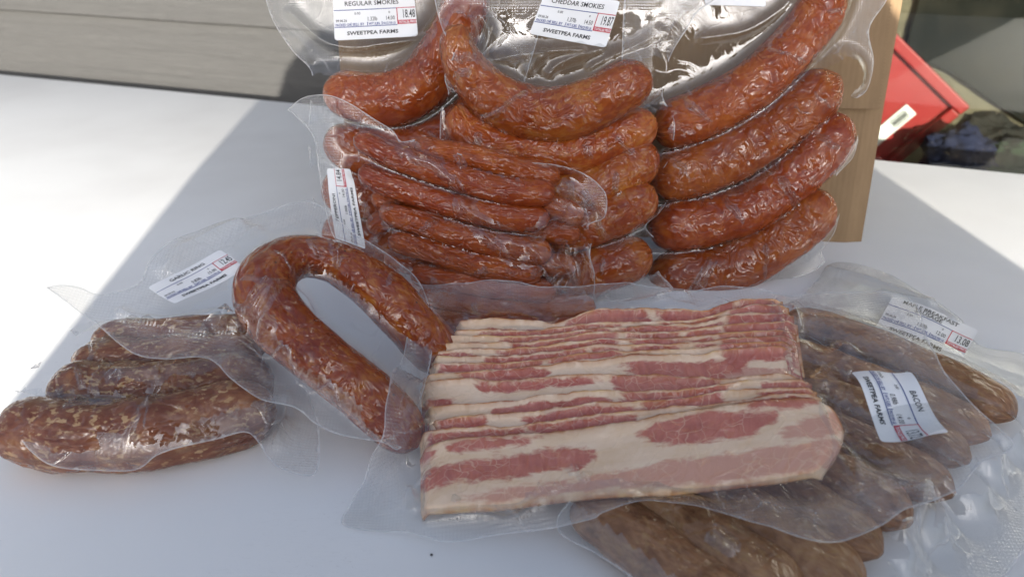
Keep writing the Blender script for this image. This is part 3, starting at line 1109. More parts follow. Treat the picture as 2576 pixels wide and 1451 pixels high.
# ---- centre rear pack
pc = Pack('sausage_pack', 'vacuum pack of curved sausages whose tilted white label is priced 19.87', 'sausage pack', stand(0.598, 12), 'smoked sausage packs leaning against the box', Vector((0.06, 0.63, 0)), 31)
pc.sausage([(1160, 62), (1150, 110), (1168, 165), (1215, 222), (1290, 270), (1390, 288), (1485, 264), (1560, 222), (1640, 185)], [40, 46, 54, 62, 68, 70, 68, 66, 56], 'cheddar', knot=(True, False))
pc.sausage([(1150, 262), (1180, 325), (1280, 372), (1390, 392), (1490, 375), (1580, 335), (1650, 295)], [46, 56, 60, 60, 60, 60, 50], 'cheddar', h=-0.010)
pc.sausage([(1280, 470), (1400, 490), (1500, 470), (1580, 425), (1650, 370)], [60, 60, 62, 62, 56], 'cheddar', h=-0.006)
pc.sausage([(1250, 560), (1400, 580), (1530, 545), (1600, 505), (1645, 470)], [60, 60, 62, 62, 58], 'cheddar')
pc.sausage([(1250, 690), (1400, 700), (1520, 672), (1600, 645), (1640, 630)], [60, 62, 64, 64, 60], 'cheddar')
pc.film([(1085, -60), (1095, 10), (1115, 80), (1142, 130), (1118, 190), (1128, 240), (1108, 290), (1110, 500), (1130, 750), (1655, 745), (1656, 680), (1658, 616), (1625, 570), (1656, 538), (1678, 497), (1664, 436), (1681, 404), (1698, 330), (1692, 290), (1668, 245), (1672, 190), (1692, 130), (1745, 45), (1790, -60)],
        wave=0.0010, calm=0.3, creases=pc.random_creases(3, 7) + [([(1195, 20), (1230, 80), (1220, 130), (1240, 150), (1300, 140), (1400, 128), (1480, 125)], 0.004, 0.006), ([(1320, 195), (1350, 150), (1380, 140)], 0.005, 0.006), ([(1370, 200), (1400, 165), (1460, 140), (1530, 120)], 0.005, 0.006),
                 ([(1470, 180), (1520, 150), (1610, 110), (1700, 60)], 0.004, 0.005), ([(1640, 140), (1680, 80), (1740, 10)], 0.004, 0.005)])
price_label(pc, [(1371, -18), (1559, 4), (1523, 121), (1331, 86)], 'CHEDDAR SMOKIES', '1.37lb', '14.50', '19.87')

# ---- meat sticks in front
pp = Pack('stick_pack', 'vacuum pack of thin straight meat sticks with sideways label priced 14.84', 'meat stick pack', stand(0.548, 14), None, Vector((0.0, 0.575, 0)), 41)
st = 'stick'
pp.sausage([(1040, 372), (1160, 390), (1290, 420), (1410, 452)], 33, st, h=-0.010, name='meat_stick')
pp.sausage([(889, 345), (940, 368), (995, 394), (1132, 441), (1270, 479), (1398, 487)], [30, 32, 34, 35, 36, 34], st, name='meat_stick')
pp.sausage([(902, 425), (940, 445), (995, 468), (1132, 513), (1270, 546), (1385, 550)], [27, 32, 34, 35, 36, 33], st, name='meat_stick')
pp.sausage([(952, 528), (1010, 546), (1064, 561), (1201, 602), (1340, 632), (1390, 640)], [29, 33, 35, 35, 35, 33], st, name='meat_stick')
pp.sausage([(975, 600), (1064, 624), (1201, 664), (1300, 682), (1365, 690)], [31, 34, 36, 36, 34], st, name='meat_stick')
pp.sausage([(1030, 686), (1130, 702), (1250, 722), (1400, 738)], 33, st, h=-0.003, name='meat_stick')
pp.sausage([(1050, 742), (1150, 756), (1300, 772), (1500, 772)], 33, st, h=-0.005, name='meat_stick')
pp.sausage([(1060, 792), (1150, 800), (1300, 812), (1500, 806)], 33, st, h=-0.005, name='meat_stick')
for a in ([(934, 490), (980, 505), (1100, 530)], [(930, 585), (955, 560), (1010, 545)], [(965, 645), (1000, 655), (1120, 690)], [(1462, 592), (1380, 580), (1250, 560)], [(1462, 560), (1420, 530), (1300, 500)], [(1452, 672), (1380, 664), (1250, 650)]):
    pp.sausage(a, 28 if a[0][0] < 1000 else 33, st, h=-0.014, name='meat_stick')
pp.film([(722, 277), (752, 251), (785, 240), (830, 240), (880, 260), (940, 298), (990, 330), (1010, 356), (1060, 352), (1150, 385), (1220, 400), (1300, 406), (1400, 415), (1470, 437), (1512, 470), (1527, 500), (1520, 548), (1480, 566), (1490, 600), (1484, 640), (1496, 690), (1495, 740), (1490, 800), (1440, 850), (1330, 850), (1000, 820), (925, 650), (845, 602), (815, 500), (800, 420), (788, 345), (735, 286)],
        wave=0.004, creases=pp.random_creases(1, 8) + [([(890, 330), (860, 290), (840, 260)], 0.003, 0.006), ([(1005, 395), (1030, 372), (1048, 395), (1090, 408), (1125, 440), (1155, 475), (1170, 520), (1200, 560), (1250, 610), (1290, 650), (1350, 645)], 0.003, 0.004),
                 ([(1155, 480), (1190, 530), (1260, 575), (1310, 620)], 0.004, 0.004), ([(1400, 560), (1440, 545), (1500, 545)], 0.004, 0.006), ([(1395, 500), (1420, 530), (1380, 555), (1330, 600), (1360, 640), (1400, 680)], 0.003, 0.005), ([(1350, 650), (1385, 665), (1380, 720)], 0.003, 0.007), ([(1400, 470), (1440, 480), (1500, 530)], 0.003, 0.006), ([(1420, 600), (1400, 640), (1430, 690), (1410, 730)], 0.003, 0.008), ([(1455, 620), (1470, 660), (1462, 720)], 0.003, 0.006)])
price_label(pp, [(846, 599), (822, 424), (886, 424), (921, 626)], 'PEPPERONI', '1.06lb', '14.00', '14.84', lift=0.0016)

# ---- brown coarse sausages, left front
fb = frame3((35, 1080, 0.0225), (640, 1021, 0.0225), (230, 860, 0.0225))
pb = Pack('sausage_pack', 'vacuum pack of coarse brown sausages lying flat at the left', 'sausage pack', fb, None, at_z(350, 1090, 0), 51)
pb.sausage([(14, 1072), (55, 1082), (112, 1092), (224, 1096), (374, 1088), (523, 1060), (600, 1036), (690, 1004)], 80, 'raw', r_m=0.0232, lump=0.0022)
pb.sausage([(132, 985), (200, 992), (300, 994), (420, 986), (520, 976), (620, 962), (690, 948)], 50, 'raw', r_m=0.0222, lump=0.0022)
pb.sausage([(188, 918), (260, 920), (350, 918), (450, 914), (560, 905), (660, 896)], 50, 'raw', r_m=0.0215, lump=0.0022)
pb.sausage([(236, 866), (300, 868), (400, 862), (560, 855), (680, 846)], 50, 'raw', r_m=0.019, lump=0.0012)
pb.film([(-60, 1130), (-30, 1085), (0, 1069), (34, 1082), (75, 1133), (131, 1166), (224, 1174), (336, 1172), (392, 1142), (448, 1124), (542, 1103), (613, 1084), (643, 1097), (673, 1133), (710, 1155), (788, 1160), (801, 1070), (780, 1000), (700, 860), (620, 800), (300, 780), (215, 812), (150, 890), (75, 960), (30, 1010), (-30, 1050)],
        wave=0.0012, droop=0.012, droop_len=0.03, zmin=0.0015, creases=pb.random_creases(3, 9) + [([(150, 1030), (205, 1060), (250, 1075), (320, 1078)], 0.003, 0.002), ([(280, 1008), (400, 1000), (520, 985), (600, 960)], 0.003, 0.004), ([(690, 1120), (710, 1080), (735, 1060)], 0.004, 0.008)])

# ---- ring sausage
fg = frame3((960, 1108, 0.022), (640, 1000, 0.050), (770, 600, 0.100))
pg = Pack('ring_sausage_pack', 'vacuum pack holding one thick horseshoe shaped ring sausage', 'sausage pack', fg, None, at_z(900, 1060, 0), 61)
pg.sausage([(1050, 1126), (978, 1046), (900, 977), (789, 890), (706, 812), (664, 740), (692, 675), (757, 645), (832, 656), (896, 690), (955, 734), (1015, 790, -0.004), (1070, 852, -0.012), (1140, 930, -0.020)], [62, 70, 72, 73, 76, 79, 68, 57, 55, 60, 66, 66, 66, 62], 'ring')
pg.drape_over(pb)
pg.film([(115, 722), (150, 714), (200, 716), (255, 733), (345, 715), (380, 655), (470, 592), (600, 550), (700, 522), (795, 508), (900, 588), (1000, 655), (1062, 720), (1090, 850), (1060, 1000), (1010, 1125), (960, 1112), (858, 1095), (796, 1062), (743, 1024), (665, 1009), (613, 983), (574, 952), (541, 911), (501, 896), (417, 903), (351, 893), (300, 862), (234, 805), (147, 746)],
        wave=0.0065, wfreq=17, creases=pg.random_creases(6, 10) + [([(285, 775), (340, 800), (410, 808), (480, 805), (560, 800), (620, 812), (650, 790), (690, 755)], 0.003, 0.006), ([(415, 815), (460, 835), (540, 838)], 0.003, 0.005), ([(545, 838), (565, 800), (570, 796)], 0.005, 0.010), ([(565, 800), (590, 825), (612, 846)], 0.004, 0.006),
                 ([(780, 640), (800, 605), (830, 600), (900, 620), (955, 652), (985, 700), (960, 760)], 0.0022, 0.0022), ([(640, 830), (660, 800), (700, 755), (760, 752), (790, 808)], 0.0022, 0.003), ([(630, 815), (670, 850), (650, 870)], 0.002, 0.003), ([(410, 700), (450, 640), (540, 590), (620, 560)], 0.006, 0.007), ([(560, 660), (600, 620), (660, 570)], 0.005, 0.006)])
price_label(pg, [(372, 731), (553, 634), (618, 682), (440, 772)], 'GARLIC RING', '0.83lb', '15.00', '12.45', level=0.004)

# ---- breakfast sausages under the bacon, right front
fm_ = frame3((1500, 1300, 0.0130), (2300, 1300, 0.0130), (2300, 900, 0.0130))
pm = Pack('sausage_pack', 'vacuum pack of dark breakfast links lying under the bacon pack', 'sausage pack', fm_, None, at_z(2000, 1300, 0), 71)
MR = 0.0200
for a in ([(1450, 1255), (1545, 1312), (1630, 1375), (1770, 1480), (1900, 1570)], [(1580, 1220), (1700, 1292), (1800, 1362), (1930, 1455), (2020, 1520)], [(1720, 1200), (1840, 1272), (1960, 1345), (2090, 1432), (2170, 1490)],
          [(1820, 1150), (1960, 1230), (2090, 1312), (2215, 1395)], [(1920, 1100), (2060, 1180), (2190, 1255), (2290, 1318)], [(1960, 1030), (2120, 1105), (2270, 1180), (2400, 1245)],
          [(1960, 950), (2110, 1010), (2260, 1075), (2440, 1160)], [(1940, 880), (2080, 925), (2250, 990), (2400, 1058), (2490, 1100)], [(1970, 806), (2060, 824), (2200, 874), (2330, 930), (2440, 984), (2548, 1052)]):
    pm.sausage(a, 50, 'maple', r_m=MR, lump=0.0013, knot=(False, True), name='sausage_link', flatten=0.62)
pm.film([(2010, 735), (2060, 680), (2100, 636), (2200, 652), (2328, 712), (2420, 775), (2475, 845), (2600, 868), (2720, 1000), (2680, 1200), (2480, 1500), (2300, 1600), (1700, 1560), (1590, 1451), (1500, 1388), (1403, 1326), (1450, 1240), (1700, 1000), (1900, 800)],
        wave=0.003, droop=0.010, droop_len=0.03, zmin=0.0015, creases=[([(2070, 650), (2200, 690), (2330, 740), (2420, 800)], 0.005, 0.006), ([(2200, 720), (2290, 740), (2360, 760)], 0.006, 0.008), ([(2230, 1420), (2280, 1370), (2300, 1300), (2370, 1260)], 0.004, 0.010), ([(1771, 1388), (1848, 1447)], 0.002, 0.004)])
price_label(pm, [(2248, 745), (2461, 832), (2410, 924), (2199, 830)], 'MAPLE BREAKFAST\nSAUSAGE', '1.09lb', '12.00', '13.08', level=-0.007)

# ---- bacon
def bacon_mat():
    t = NT('sliced bacon')
    uv = t.coord('UV')
    oi = t.n('ObjectInfo').outputs['Random']
    lean, rind, pale = t.attr('lean'), t.attr('rind'), t.attr('pale')
    off = t.n('VectorMath', operation='SCALE')
    off.inputs[0].default_value = (1.3, 2.9, 0)
    t.l(oi, off.inputs['Scale'])
    ad = t.n('VectorMath', operation='ADD')
    t.l(uv, ad.inputs[0])
    t.l(off.outputs[0], ad.inputs[1])
    co = ad.outputs[0]
    wob = t.noise(t.map(co, (1, 2.2, 1)), 120, 4, 0.6, 0.5)
    lm = t.ramp_f(t.math('ADD', lean, t.math('MULTIPLY', t.math('SUBTRACT', wob, 0.5), 0.95)), 0.33, 0.64)
    nc = t.n('TexNoise')
    nc.inputs['Scale'].default_value = 60
    t.l(co, nc.inputs['Vector'])
    ns = t.n('VectorMath', operation='SCALE')
    ns.inputs['Scale'].default_value = 0.012
    t.l(nc.outputs['Color'], ns.inputs[0])
    n2 = t.n('VectorMath', operation='ADD')
    t.l(co, n2.inputs[0])
    t.l(ns.outputs[0], n2.inputs[1])
    ve = t.vor(t.map(n2.outputs[0], (0.8, 1, 1)), 150, 'DISTANCE_TO_EDGE')
    vein = t.math('MULTIPLY', t.math('SUBTRACT', 1.0, t.ramp_f(ve, 0.005, 0.05)), t.ramp_f(t.noise(co, 45, 2), 0.36, 0.6))
    leanc = t.ramp(t.math('ADD', t.math('MULTIPLY', t.noise(co, 70, 4, 0.6), 0.6), t.math('MULTIPLY', t.noise(t.map(co, (1, 0.22, 1)), 420, 3, 0.6), 0.4)), [(0.36, (0.35, 0.075, 0.058)), (0.55, (0.46, 0.125, 0.092)), (0.75, (0.56, 0.20, 0.135))])
    leanc = t.mix(pale, leanc, (0.66, 0.38, 0.27))
    fatc = t.ramp(t.noise(t.map(co, (0.5, 1.4, 1)), 55, 4, 0.6), [(0.3, (0.70, 0.49, 0.31)), (0.6, (0.80, 0.60, 0.43)), (0.8, (0.84, 0.68, 0.49))])
    col = t.mix(t.math('MULTIPLY', lm, t.math('SUBTRACT', 1.0, t.math('MULTIPLY', vein, 0.34))), fatc, leanc)
    rn = t.math('MULTIPLY', rind, t.ramp_f(t.noise(t.map(co, (1, 0.2, 1)), 80, 3), 0.30, 0.58))
    rc = t.ramp(t.noise(t.map(co, (1, 0.3, 1)), 45, 2), [(0.38, (0.30, 0.075, 0.022)), (0.55, (0.52, 0.21, 0.06)), (0.68, (0.68, 0.42, 0.18))])
    col = t.mix(rn, col, rc)
    b1 = t.noise(t.map(co, (1, 0.5, 1)), 70, 2, 0.5, 0.9)
    b2 = t.vor(t.map(n2.outputs[0], (1, 0.7, 1)), 60, 'DISTANCE_TO_EDGE')
    hb = t.math('ADD', t.math('MULTIPLY', t.math('ABSOLUTE', t.math('SUBTRACT', b1, 0.5)), -2.4), t.math('MULTIPLY', t.math('SUBTRACT', 1.0, t.ramp_f(b2, 0.0, 0.05)), 0.25))
    nb = t.bump(hb, 0.0050, 1.0)
    t.principled(col, 0.5, t.bump(wob, 0.0005, 0.6), Coat_Weight=1.0, Coat_Roughness=0.04, Coat_IOR=1.5, Coat_Normal=nb,
                 Subsurface_Weight=0.0, Specular_IOR_Level=0.15)
    return t.m
M['bacon'] = bacon_mat()
fbac = frame3((1060, 1285, 0.008), (2060, 1200, 0.048), (1140, 805, 0.046))
pk = Pack('bacon_pack', 'vacuum pack of shingled streaky bacon slices in the front centre', 'bacon pack', fbac, None, at_z(1200, 1300, 0), 81)
EDG = [
 [(1142, 806), (1250, 800), (1349, 803), (1392, 812), (1440, 800), (1514, 778), (1673, 775), (1766, 779), (1858, 755), (1970, 748)],
 [(1130, 829), (1240, 828), (1349, 827), (1514, 812), (1673, 807), (1752, 802), (1858, 773), (1985, 762)],
 [(1117, 843), (1258, 843), (1428, 835), (1560, 822), (1700, 814), (1752, 814), (1845, 790), (1998, 784)],
 [(1096, 866), (1201, 860), (1375, 854), (1514, 835), (1700, 833), (1819, 816), (2008, 806)],
 [(1084, 883), (1201, 876), (1375, 868), (1514, 853), (1700, 849), (1819, 836), (2004, 828)],
 [(1080, 897), (1232, 893), (1428, 880), (1514, 867), (1721, 863), (1832, 850), (1998, 842)],
 [(1073, 911), (1219, 911), (1375, 901), (1514, 885), (1726, 876), (1832, 864), (1994, 856)],
 [(1057, 942), (1154, 936), (1310, 922), (1428, 912), (1514, 904), (1594, 891), (1752, 891), (1819, 878), (1994, 868)],
 [(1050, 962), (1167, 950), (1245, 954), (1428, 944), (1514, 942), (1646, 942), (1805, 950), (1900, 944), (2012, 936)],
 [(1062, 1023), (1219, 1011), (1375, 992), (1514, 983), (1700, 980), (1805, 966), (1885, 956), (2044, 953)],
 [(1075, 1056), (1219, 1040), (1375, 1028), (1514, 1013), (1726, 1000), (1832, 980), (2056, 972)],
 [(1046, 1090), (1113, 1077), (1276, 1069), (1424, 1053), (1514, 1042), (1646, 1026), (1792, 1016), (1924, 994), (2068, 988)],
 [(1050, 1143), (1128, 1107), (1276, 1096), (1424, 1084), (1560, 1066), (1700, 1040), (1860, 1018), (2000, 1003), (2085, 1012)],
]
FRONT = [(1052, 1285), (1250, 1274), (1450, 1250), (1700, 1234), (1900, 1214), (2070, 1186)]
HB = 0.0065
def resamp(L, n):
    L = np.asarray(L)
    s = np.concatenate([[0], np.cumsum(np.linalg.norm(np.diff(L, axis=0), axis=1))])
    t = np.linspace(0, s[-1], n)
    return np.stack([np.interp(t, s, L[:, k]) for k in range(L.shape[1])], -1)
NS = 170
TU = [resamp(np.array([fbac.px(x, y, HB) for x, y in catmull(e, 12.0)]), NS) for e in EDG]
FU = resamp(np.array([fbac.px(x, y, 0.004) for x, y in catmull(FRONT, 12.0)]), NS)
TU.append(FU)
# lean meat as traced from the photograph: per band (x0, x1, from, to) in the traced close-up, then the front slice as outlines
BANDS = [
 [(960, 1380, .1, .9), (1430, 1900, .1, .9), (1880, 2200, .0, .7), (480, 900, .6, .95)],
 [(480, 1230, .2, .9), (1460, 1840, .3, .9), (1850, 2240, .1, .9)],
 [(540, 1180, .2, .9), (1230, 1530, .1, .95), (1530, 1800, .4, .9), (1820, 2240, .1, .9)],
 [(640, 1200, .2, .9), (1290, 1570, .2, .9), (1590, 1780, .3, .8), (1800, 2240, .1, .8)],
 [(160, 420, .3, .9), (560, 1210, .2, .9), (1290, 1580, .2, .9), (1620, 1760, .3, .8), (1790, 2240, .1, .9)],
 [(480, 1050, .2, .9), (1080, 1220, .3, .9), (1300, 1560, .2, .8), (1640, 1770, .3, .7), (1790, 2240, .1, .9)],
 [(230, 420, .1, .6), (430, 820, .15, .55), (830, 1240, .1, .5), (1790, 2240, .05, .8)],
 [(340, 830, .1, .9), (1260, 1920, .22, .88), (1800, 2260, -.2, .34), (1760, 2260, .62, .98, 1)],
 [(430, 1090, .08, .36), (20, 290, .62, 1.1), (1200, 1780, .05, .95)],
 [(500, 1170, .3, .95), (1240, 1850, .15, .9), (2020, 2400, .2, .9)],
 [(200, 480, .1, .7), (690, 1300, .2, .8), (1350, 1800, .1, .9), (2010, 2400, .3, .9)],
 [(150, 700, .2, .85), (720, 1330, .15, .7), (1900, 2400, .3, .9)],
]
FRONT_LEAN = [
 [(1310, 870), (1450, 785), (1700, 738), (2110, 735), (2095, 790), (1950, 872), (1750, 890), (1650, 915), (1450, 915)],
 [(1935, 690), (2000, 645), (2200, 640), (2340, 650), (2330, 690), (2150, 720), (1960, 717)],
 [(60, 1150), (180, 1050), (330, 1020), (620, 985), (760, 950), (1000, 932), (1098, 962), (1090, 1002), (1000, 1050), (850, 1062), (560, 1112), (420, 1117), (300, 1122), (240, 1145), (60, 1200)],
 [(250, 935), (330, 888), (560, 880), (780, 872), (700, 915), (420, 950), (300, 962)],
 [(60, 1010), (150, 950), (230, 930), (200, 975), (100, 1040)],
]
FRONT_PALE = [
 [(2110, 850), (2250, 775), (2420, 740), (2500, 800), (2470, 850), (2330, 880), (2150, 882)],
 [(300, 1232), (650, 1150), (1050, 1105), (1500, 1010), (1900, 960), (2200, 915), (2420, 880), (2520, 930), (2400, 1050), (1800, 1125), (1400, 1145), (1000, 1178), (500, 1236)],
]
def zpx(p):
    q = p - CAM
    dz = depth_of(p)
    X, Y = q.x / dz, -(q.y * SN + q.z * CS) / dz
    return ((CX + FPX * X - 1006.3) * 2.2183, (CY + FPX * Y - 704.2) * 2.2183)
def blob(x, f, x0, x1, f0, f1):
    ax = min(x - x0, x1 - x) / 70.0
    af = min(f - f0, f1 - f) / 0.16
    return min(ax, af, 1.0)
for i in range(len(EDG)):
    T = TU[i]
    last = i == len(EDG) - 1
    nw = 40 if last else 14
    rs = random.Random(100 + i)
    ph = rs.uniform(0, 50)
    NXT = TU[i + 1]
    # vector towards the front of the pack for every column
    fv = FU - T
    fl = np.linalg.norm(fv, axis=1)[:, None]
    width = fl if last else np.minimum(fl, 0.036 + 0.003 * math.sin(i))
    dirv = fv / fl
    gap = np.linalg.norm(NXT - T, axis=1)
    vs, uvs, lean, rind, pale, fs, zq = [], [], [], [], [], [], []
    for k in range(NS):
        s = k / (NS - 1)
        for j in range(nw + 1):
            wn = (j / nw) ** (1.0 if last else 1.7)
            d = width[k, 0] * wn
            q = T[k] + dirv[k] * d
            rag_ = (0.0016 * nz(s * 17 + ph, 1.0) + 0.0007 * nz(s * 60 + ph, 3.0)) * math.exp(-d / 0.004)
            q = q + dirv[k] * rag_
            if last:
                h = HB + 0.0012 - 0.0022 * sstep(np.array(d), 0.0, 0.010) - 0.0005 * wn + 0.0010 * nz(s * 7, wn * 3, 2) - 0.0035 * float(sstep(np.array(wn), 0.92, 1.0)) ** 2
            else:
                lip = min(0.004, max(gap[k] * 0.8, 0.0012))
                h = HB + 0.0005 * nz(s * 12 + ph, 2.0) * math.exp(-d / 0.002) + 0.0014 * nz(s * 5 + 3.3, 6.0) - 0.0032 * float(sstep(np.array(d), 0.0003, lip)) - 0.11 * max(0, d - 0.004)
            if last:
                q = q + (T[-1] - T[-20]) / np.linalg.norm(T[-1] - T[-20]) * 0.009 * max(0, (s - 0.75) / 0.25) ** 1.3 * math.sin(math.pi * min(1, wn) ** 0.8)
            h -= 0.0060 * (1 - float(sstep(np.array(s), 0.0, 0.030 + 0.01 * nz(ph, 1, 1)))) ** 1.5 + 0.004 * float(sstep(np.array(s), 0.97, 1.0))
            vs.append(fbac.pt(q[0], q[1], h))
            uvs.append((s * 0.21, d))
            if last:
                zq.append(zpx(vs[-1]))
                rr = 1.4 * math.exp(-d / 0.0014) + 0.9 * math.exp(-(1 - wn) * fl[k, 0] / 0.0018) + 0.9 * math.exp(-(1 - s) * 0.21 / 0.0015)
            else:
                zx = zpx(vs[-1])[0]
                f = d / max(gap[k], 0.0008)
                wob = 0.12 * nz(s * 9 + ph, d * 40)
                best, pl_v = -1.0, 0.0
                for b in BANDS[i]:
                    v_ = blob(zx + 40 * nz(s * 14 + ph, 2.2), f + wob, *b[:4]) if f < 1.3 else 0.6 * nz(s * 4.6 + ph, d * 62)
                    if v_ > best:
                        best, pl_v = v_, (0.8 if len(b) > 4 else 0.0)
                lean.append(0.5 + 0.4 * best)
                pale.append(max(pl_v, 0.25 * max(0.0, nz(s * 3 + ph, 8.0) + 0.3)))
                rr = 1.5 * math.exp(-d / 0.0009)
                rr += 0.9 * math.exp(-(1 - s) * 0.21 / 0.002)
            rind.append(min(1, rr))
    cols = nw + 1
    for k in range(NS - 1):
        for j in range(nw):
            fs.append((k * cols + j, k * cols + j + 1, (k + 1) * cols + j + 1, (k + 1) * cols + j))
    if last:
        Z = np.array(zq)
        A = np.max([-poly_dist(Z, np.array(p_, float)) for p_ in FRONT_LEAN], axis=0)
        B = np.max([-poly_dist(Z, np.array(p_, float)) for p_ in FRONT_PALE], axis=0)
        lean = list(0.5 + 0.5 * np.clip(np.maximum(A, B) / 55.0, -1, 1))
        pale = list(np.where(B > A, 0.8, 0.15))
    # underside so each slice is a solid strip
    b0 = len(vs)
    for k in range(NS * cols):
        vs.append(Vector(vs[k]) - fbac.n * 0.0019)
        uvs.append(uvs[k]); lean.append(lean[k]); rind.append(rind[k]); pale.append(pale[k])
    for k in range(NS - 1):
        for j in range(nw):
            fs.append((b0 + k * cols + j, b0 + (k + 1) * cols + j, b0 + (k + 1) * cols + j + 1, b0 + k * cols + j + 1))
        for j in (0, nw):
            q_ = (k * cols + j, (k + 1) * cols + j, b0 + (k + 1) * cols + j, b0 + k * cols + j)
            fs.append(q_ if j == 0 else q_[::-1])
    for k in (0, NS - 1):
        for j in range(nw):
            fs.append((k * cols + j, b0 + k * cols + j, b0 + k * cols + j + 1, k * cols + j + 1))
    me = mesh('bacon_slice', vs, fs)
    set_uv(me, uvs)
    set_attr(me, 'lean', lean)
    set_attr(me, 'rind', rind)
    set_attr(me, 'pale', pale)
    link('bacon_slice', me, M['bacon'], pk.e)
left = [TU[i][0] for i in range(len(EDG))]
right = [TU[i][-1] for i in range(len(EDG))]
ringb = np.array(list(TU[0]) + right[1:] + list(FU[::-1]) + left[::-1][:-1])
pk.blocks.append((ringb[::3], HB - 0.0035, 0.012))
pk.drape_over(pg)
pk.drape_over(pm)
pk.film([(1038, 716), (1120, 716), (1250, 711), (1350, 713), (1450, 717), (1600, 715), (1720, 722), (1830, 718), (1920, 728), (1985, 742), (2100, 735), (2288, 741), (2330, 840), (2362, 912), (2385, 958), (2470, 1045), (2550, 1124), (2470, 1165), (2420, 1220), (2340, 1262), (2272, 1287), (2223, 1317), (2164, 1344), (2090, 1359), (2016, 1353), (1898, 1317), (1780, 1282), (1692, 1267), (1627, 1261), (1573, 1270), (1514, 1290), (1483, 1305), (1335, 1332), (1217, 1348), (1128, 1364), (1069, 1353), (1010, 1341), (866, 1337), (886, 1258), (913, 1202), (933, 1149), (966, 1096), (972, 1022), (984, 955), (1013, 898), (1031, 786)],
        wave=0.0055, wfreq=22, zmin=0.0022, emb=0.013, creases=[([(1438, 1189), (1446, 1205), (1458, 1220)], 0.0014, 0.0062), ([(1471, 1209), (1477, 1223), (1489, 1233)], 0.0014, 0.0062), ([(1362, 1236), (1365, 1245), (1371, 1256)], 0.0014, 0.0062), ([(1135, 1273), (1155, 1265), (1171, 1273)], 0.0014, 0.0062), ([(1074, 1029), (1081, 1002), (1088, 968)], 0.0014, 0.0062), ([(1033, 1096), (1047, 1074), (1067, 1060)], 0.0014, 0.0062), ([(1933, 770), (1948, 788), (1971, 810)], 0.0014, 0.0062), ([(1955, 853), (1976, 871), (2005, 896)], 0.0014, 0.0062), ([(1994, 785), (2000, 812), (2012, 839)], 0.0014, 0.0062), ([(1051, 1286), (1047, 1259), (1033, 1236)], 0.0014, 0.0062), ([(1398, 1241), (1405, 1250), (1408, 1256)], 0.0014, 0.0062), ([(1105, 830), (1112, 780), (1135, 745)], 0.003, 0.007), ([(1060, 960), (1085, 900), (1110, 850)], 0.0022, 0.004), ([(1045, 1080), (1058, 1020), (1070, 980)], 0.0022, 0.004), ([(1040, 1200), (1048, 1150), (1062, 1100)], 0.0022, 0.004), ([(1500, 772), (1540, 740), (1600, 725)], 0.004, 0.006), ([(1640, 770), (1680, 745), (1740, 735)], 0.004, 0.006), ([(1990, 770), (2010, 840), (2000, 900)], 0.0022, 0.004), ([(1955, 790), (1975, 850), (1990, 900)], 0.002, 0.004), ([(1250, 755), (1310, 770), (1385, 808)], 0.003, 0.004), ([(1390, 810), (1380, 770), (1390, 730)], 0.003, 0.005), ([(1560, 772), (1640, 755), (1760, 776)], 0.004, 0.003),
                 ([(1060, 1290), (1030, 1260), (1010, 1180)], 0.003, 0.005), ([(2020, 800), (2140, 820), (2260, 850), (2360, 910)], 0.004, 0.004), ([(2050, 1000), (2100, 1120), (2160, 1190), (2240, 1215), (2350, 1230)], 0.003, 0.005), ([(2065, 985), (2090, 940), (2130, 890), (2150, 870)], 0.006, 0.006), ([(2120, 1130), (2150, 1180), (2160, 1240)], 0.003, 0.005), ([(2010, 870), (2080, 900), (2140, 870)], 0.003, 0.004), ([(1060, 1320), (1200, 1300), (1290, 1310), (1390, 1270)], 0.004, 0.004)])
price_label(pk, [(2288, 943), (2386, 1096), (2219, 1099), (2141, 937)], 'BACON', '0.98lb', '14.00', '13.72', lift=0.0015, wave=lambda a, b: 0.004 * math.sin(a * 5.0 + b * 1.0))

# crumb on the table
bm = bmesh.new()
bmesh.ops.create_icosphere(bm, subdivisions=2, radius=0.0008)
for v in bm.verts:
    v.co = v.co * (1 + 0.4 * nz(*(v.co * 900)))
    v.co.z *= 0.6
bmesh.ops.transform(bm, matrix=Matrix.Translation(at_z(1085, 1394, 0.0007)), verts=bm.verts)
me = bpy.data.meshes.new('crumb')
bm.to_mesh(me)
bm.free()
tag(link('crumb', me, flat('dark crumb', (0.02, 0.018, 0.02), 0.7)), 'tiny black crumb on the white table below the bacon pack', 'crumb')

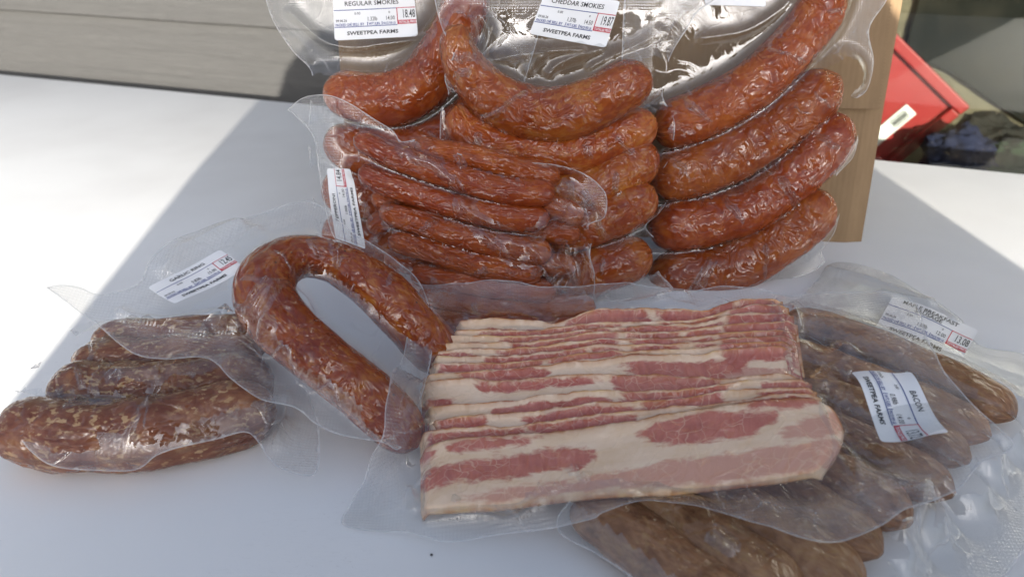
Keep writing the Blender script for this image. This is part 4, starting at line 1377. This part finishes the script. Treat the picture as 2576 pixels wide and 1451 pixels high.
# ------------------------------------------------------------------ the person whose shadow falls over the table
def person():
    X, Y = 0.15, -0.55
    root = thing('person', 'person in a wide padded dark coat standing facing the table', 'person', (X, Y, GROUND_Z))
    prof = [(-.50, .38, .20), (-.40, .395, .20), (-.2, .405, .19), (0, .415, .18), (.2, .42, .175), (.34, .42, .17), (.40, .415, .165), (.45, .395, .155), (.495, .355, .14), (.53, .295, .125),
            (.56, .205, .11), (.585, .12, .09), (.61, .072, .075), (.64, .066, .075), (.67, .078, .09), (.71, .09, .108), (.76, .096, .118), (.81, .09, .112), (.85, .066, .085), (.872, .03, .04)]
    n = 40
    vs, fs = [], []
    for z, a, b in prof:
        for k in range(n):
            t = 2 * math.pi * k / n
            c, q = math.cos(t), math.sin(t)
            arm = 0.0
            if z < .5:
                arm = -0.035 * math.exp(-((abs(c) - .66) / .07) ** 2)      # fold between body and sleeve
            fold = 0.006 * math.sin(t * 9 + z * 30) if z < .5 else 0.0
            p = 2.6 if z < .5 else 2.0
            m = (abs(c) ** p + abs(q) ** p) ** (-1 / p)
            face = 0.0
            if z > .63 and q > .8:
                face = 0.022 * math.exp(-((z - .735) / .022) ** 2) * math.exp(-(c / .18) ** 2) - 0.01 * math.exp(-((z - .765) / .014) ** 2)
            if c > 0 and z > .34:
                a_ = min(a, np.interp(z, [.34, .40, .45, .495, .53, .56, .6], [.415, .35, .328, .305, .265, .205, .12]) if z < .6 else a)
            else:
                a_ = a
            vs.append((X + c * m * (a_ + arm + fold), Y + q * m * (b + arm + fold) + (0.03 if z > .63 else 0) + face, z))
    for i in range(len(prof) - 1):
        for k in range(n):
            fs.append((i * n + k, i * n + (k + 1) % n, (i + 1) * n + (k + 1) % n, (i + 1) * n + k))
    fs.append(tuple(range(n))[::-1])
    fs.append(tuple(range((len(prof) - 1) * n, len(prof) * n)))
    link('body', mesh('body', vs, fs), flat('dark padded coat', (0.03, 0.032, 0.04), 0.8), root)
    for sx in (-1, 1):
        vs, fs = [], []
        P = [(-.49, .085, .09, 0), (-.60, .07, .075, 0), (-.68, .055, .065, .01), (-.705, .052, .12, .06), (-.738, .05, .125, .065)]
        for z, a, b, oy in P:
            for k in range(20):
                t = 2 * math.pi * k / 20
                vs.append((X + sx * .13 + a * math.cos(t), Y + oy + b * math.sin(t), z))
        for i in range(len(P) - 1):
            for k in range(20):
                fs.append((i * 20 + k, i * 20 + (k + 1) % 20, (i + 1) * 20 + (k + 1) % 20, (i + 1) * 20 + k))
        fs.append(tuple(range(20)))
        fs.append(tuple(range(80, 100)))
        link('leg', mesh('leg', vs, fs), flat('dark trousers', (0.02, 0.02, 0.025), 0.8), root)
    bm = bmesh.new()
    bmesh.ops.create_uvsphere(bm, u_segments=20, v_segments=14, radius=1)
    for v in bm.verts:
        v.co = Vector((v.co.x * .104, v.co.y * .125, v.co.z * .105)) + Vector((X, Y + 0.025, 0.785))
    bmesh.ops.delete(bm, geom=[f for f in bm.faces if f.calc_center_median().z < 0.78 and f.calc_center_median().y > Y], context='FACES')
    me = bpy.data.meshes.new('hair')
    bm.to_mesh(me)
    bm.free()
    link('hair', me, flat('dark hair', (0.03, 0.02, 0.015), 0.6), root)
person()
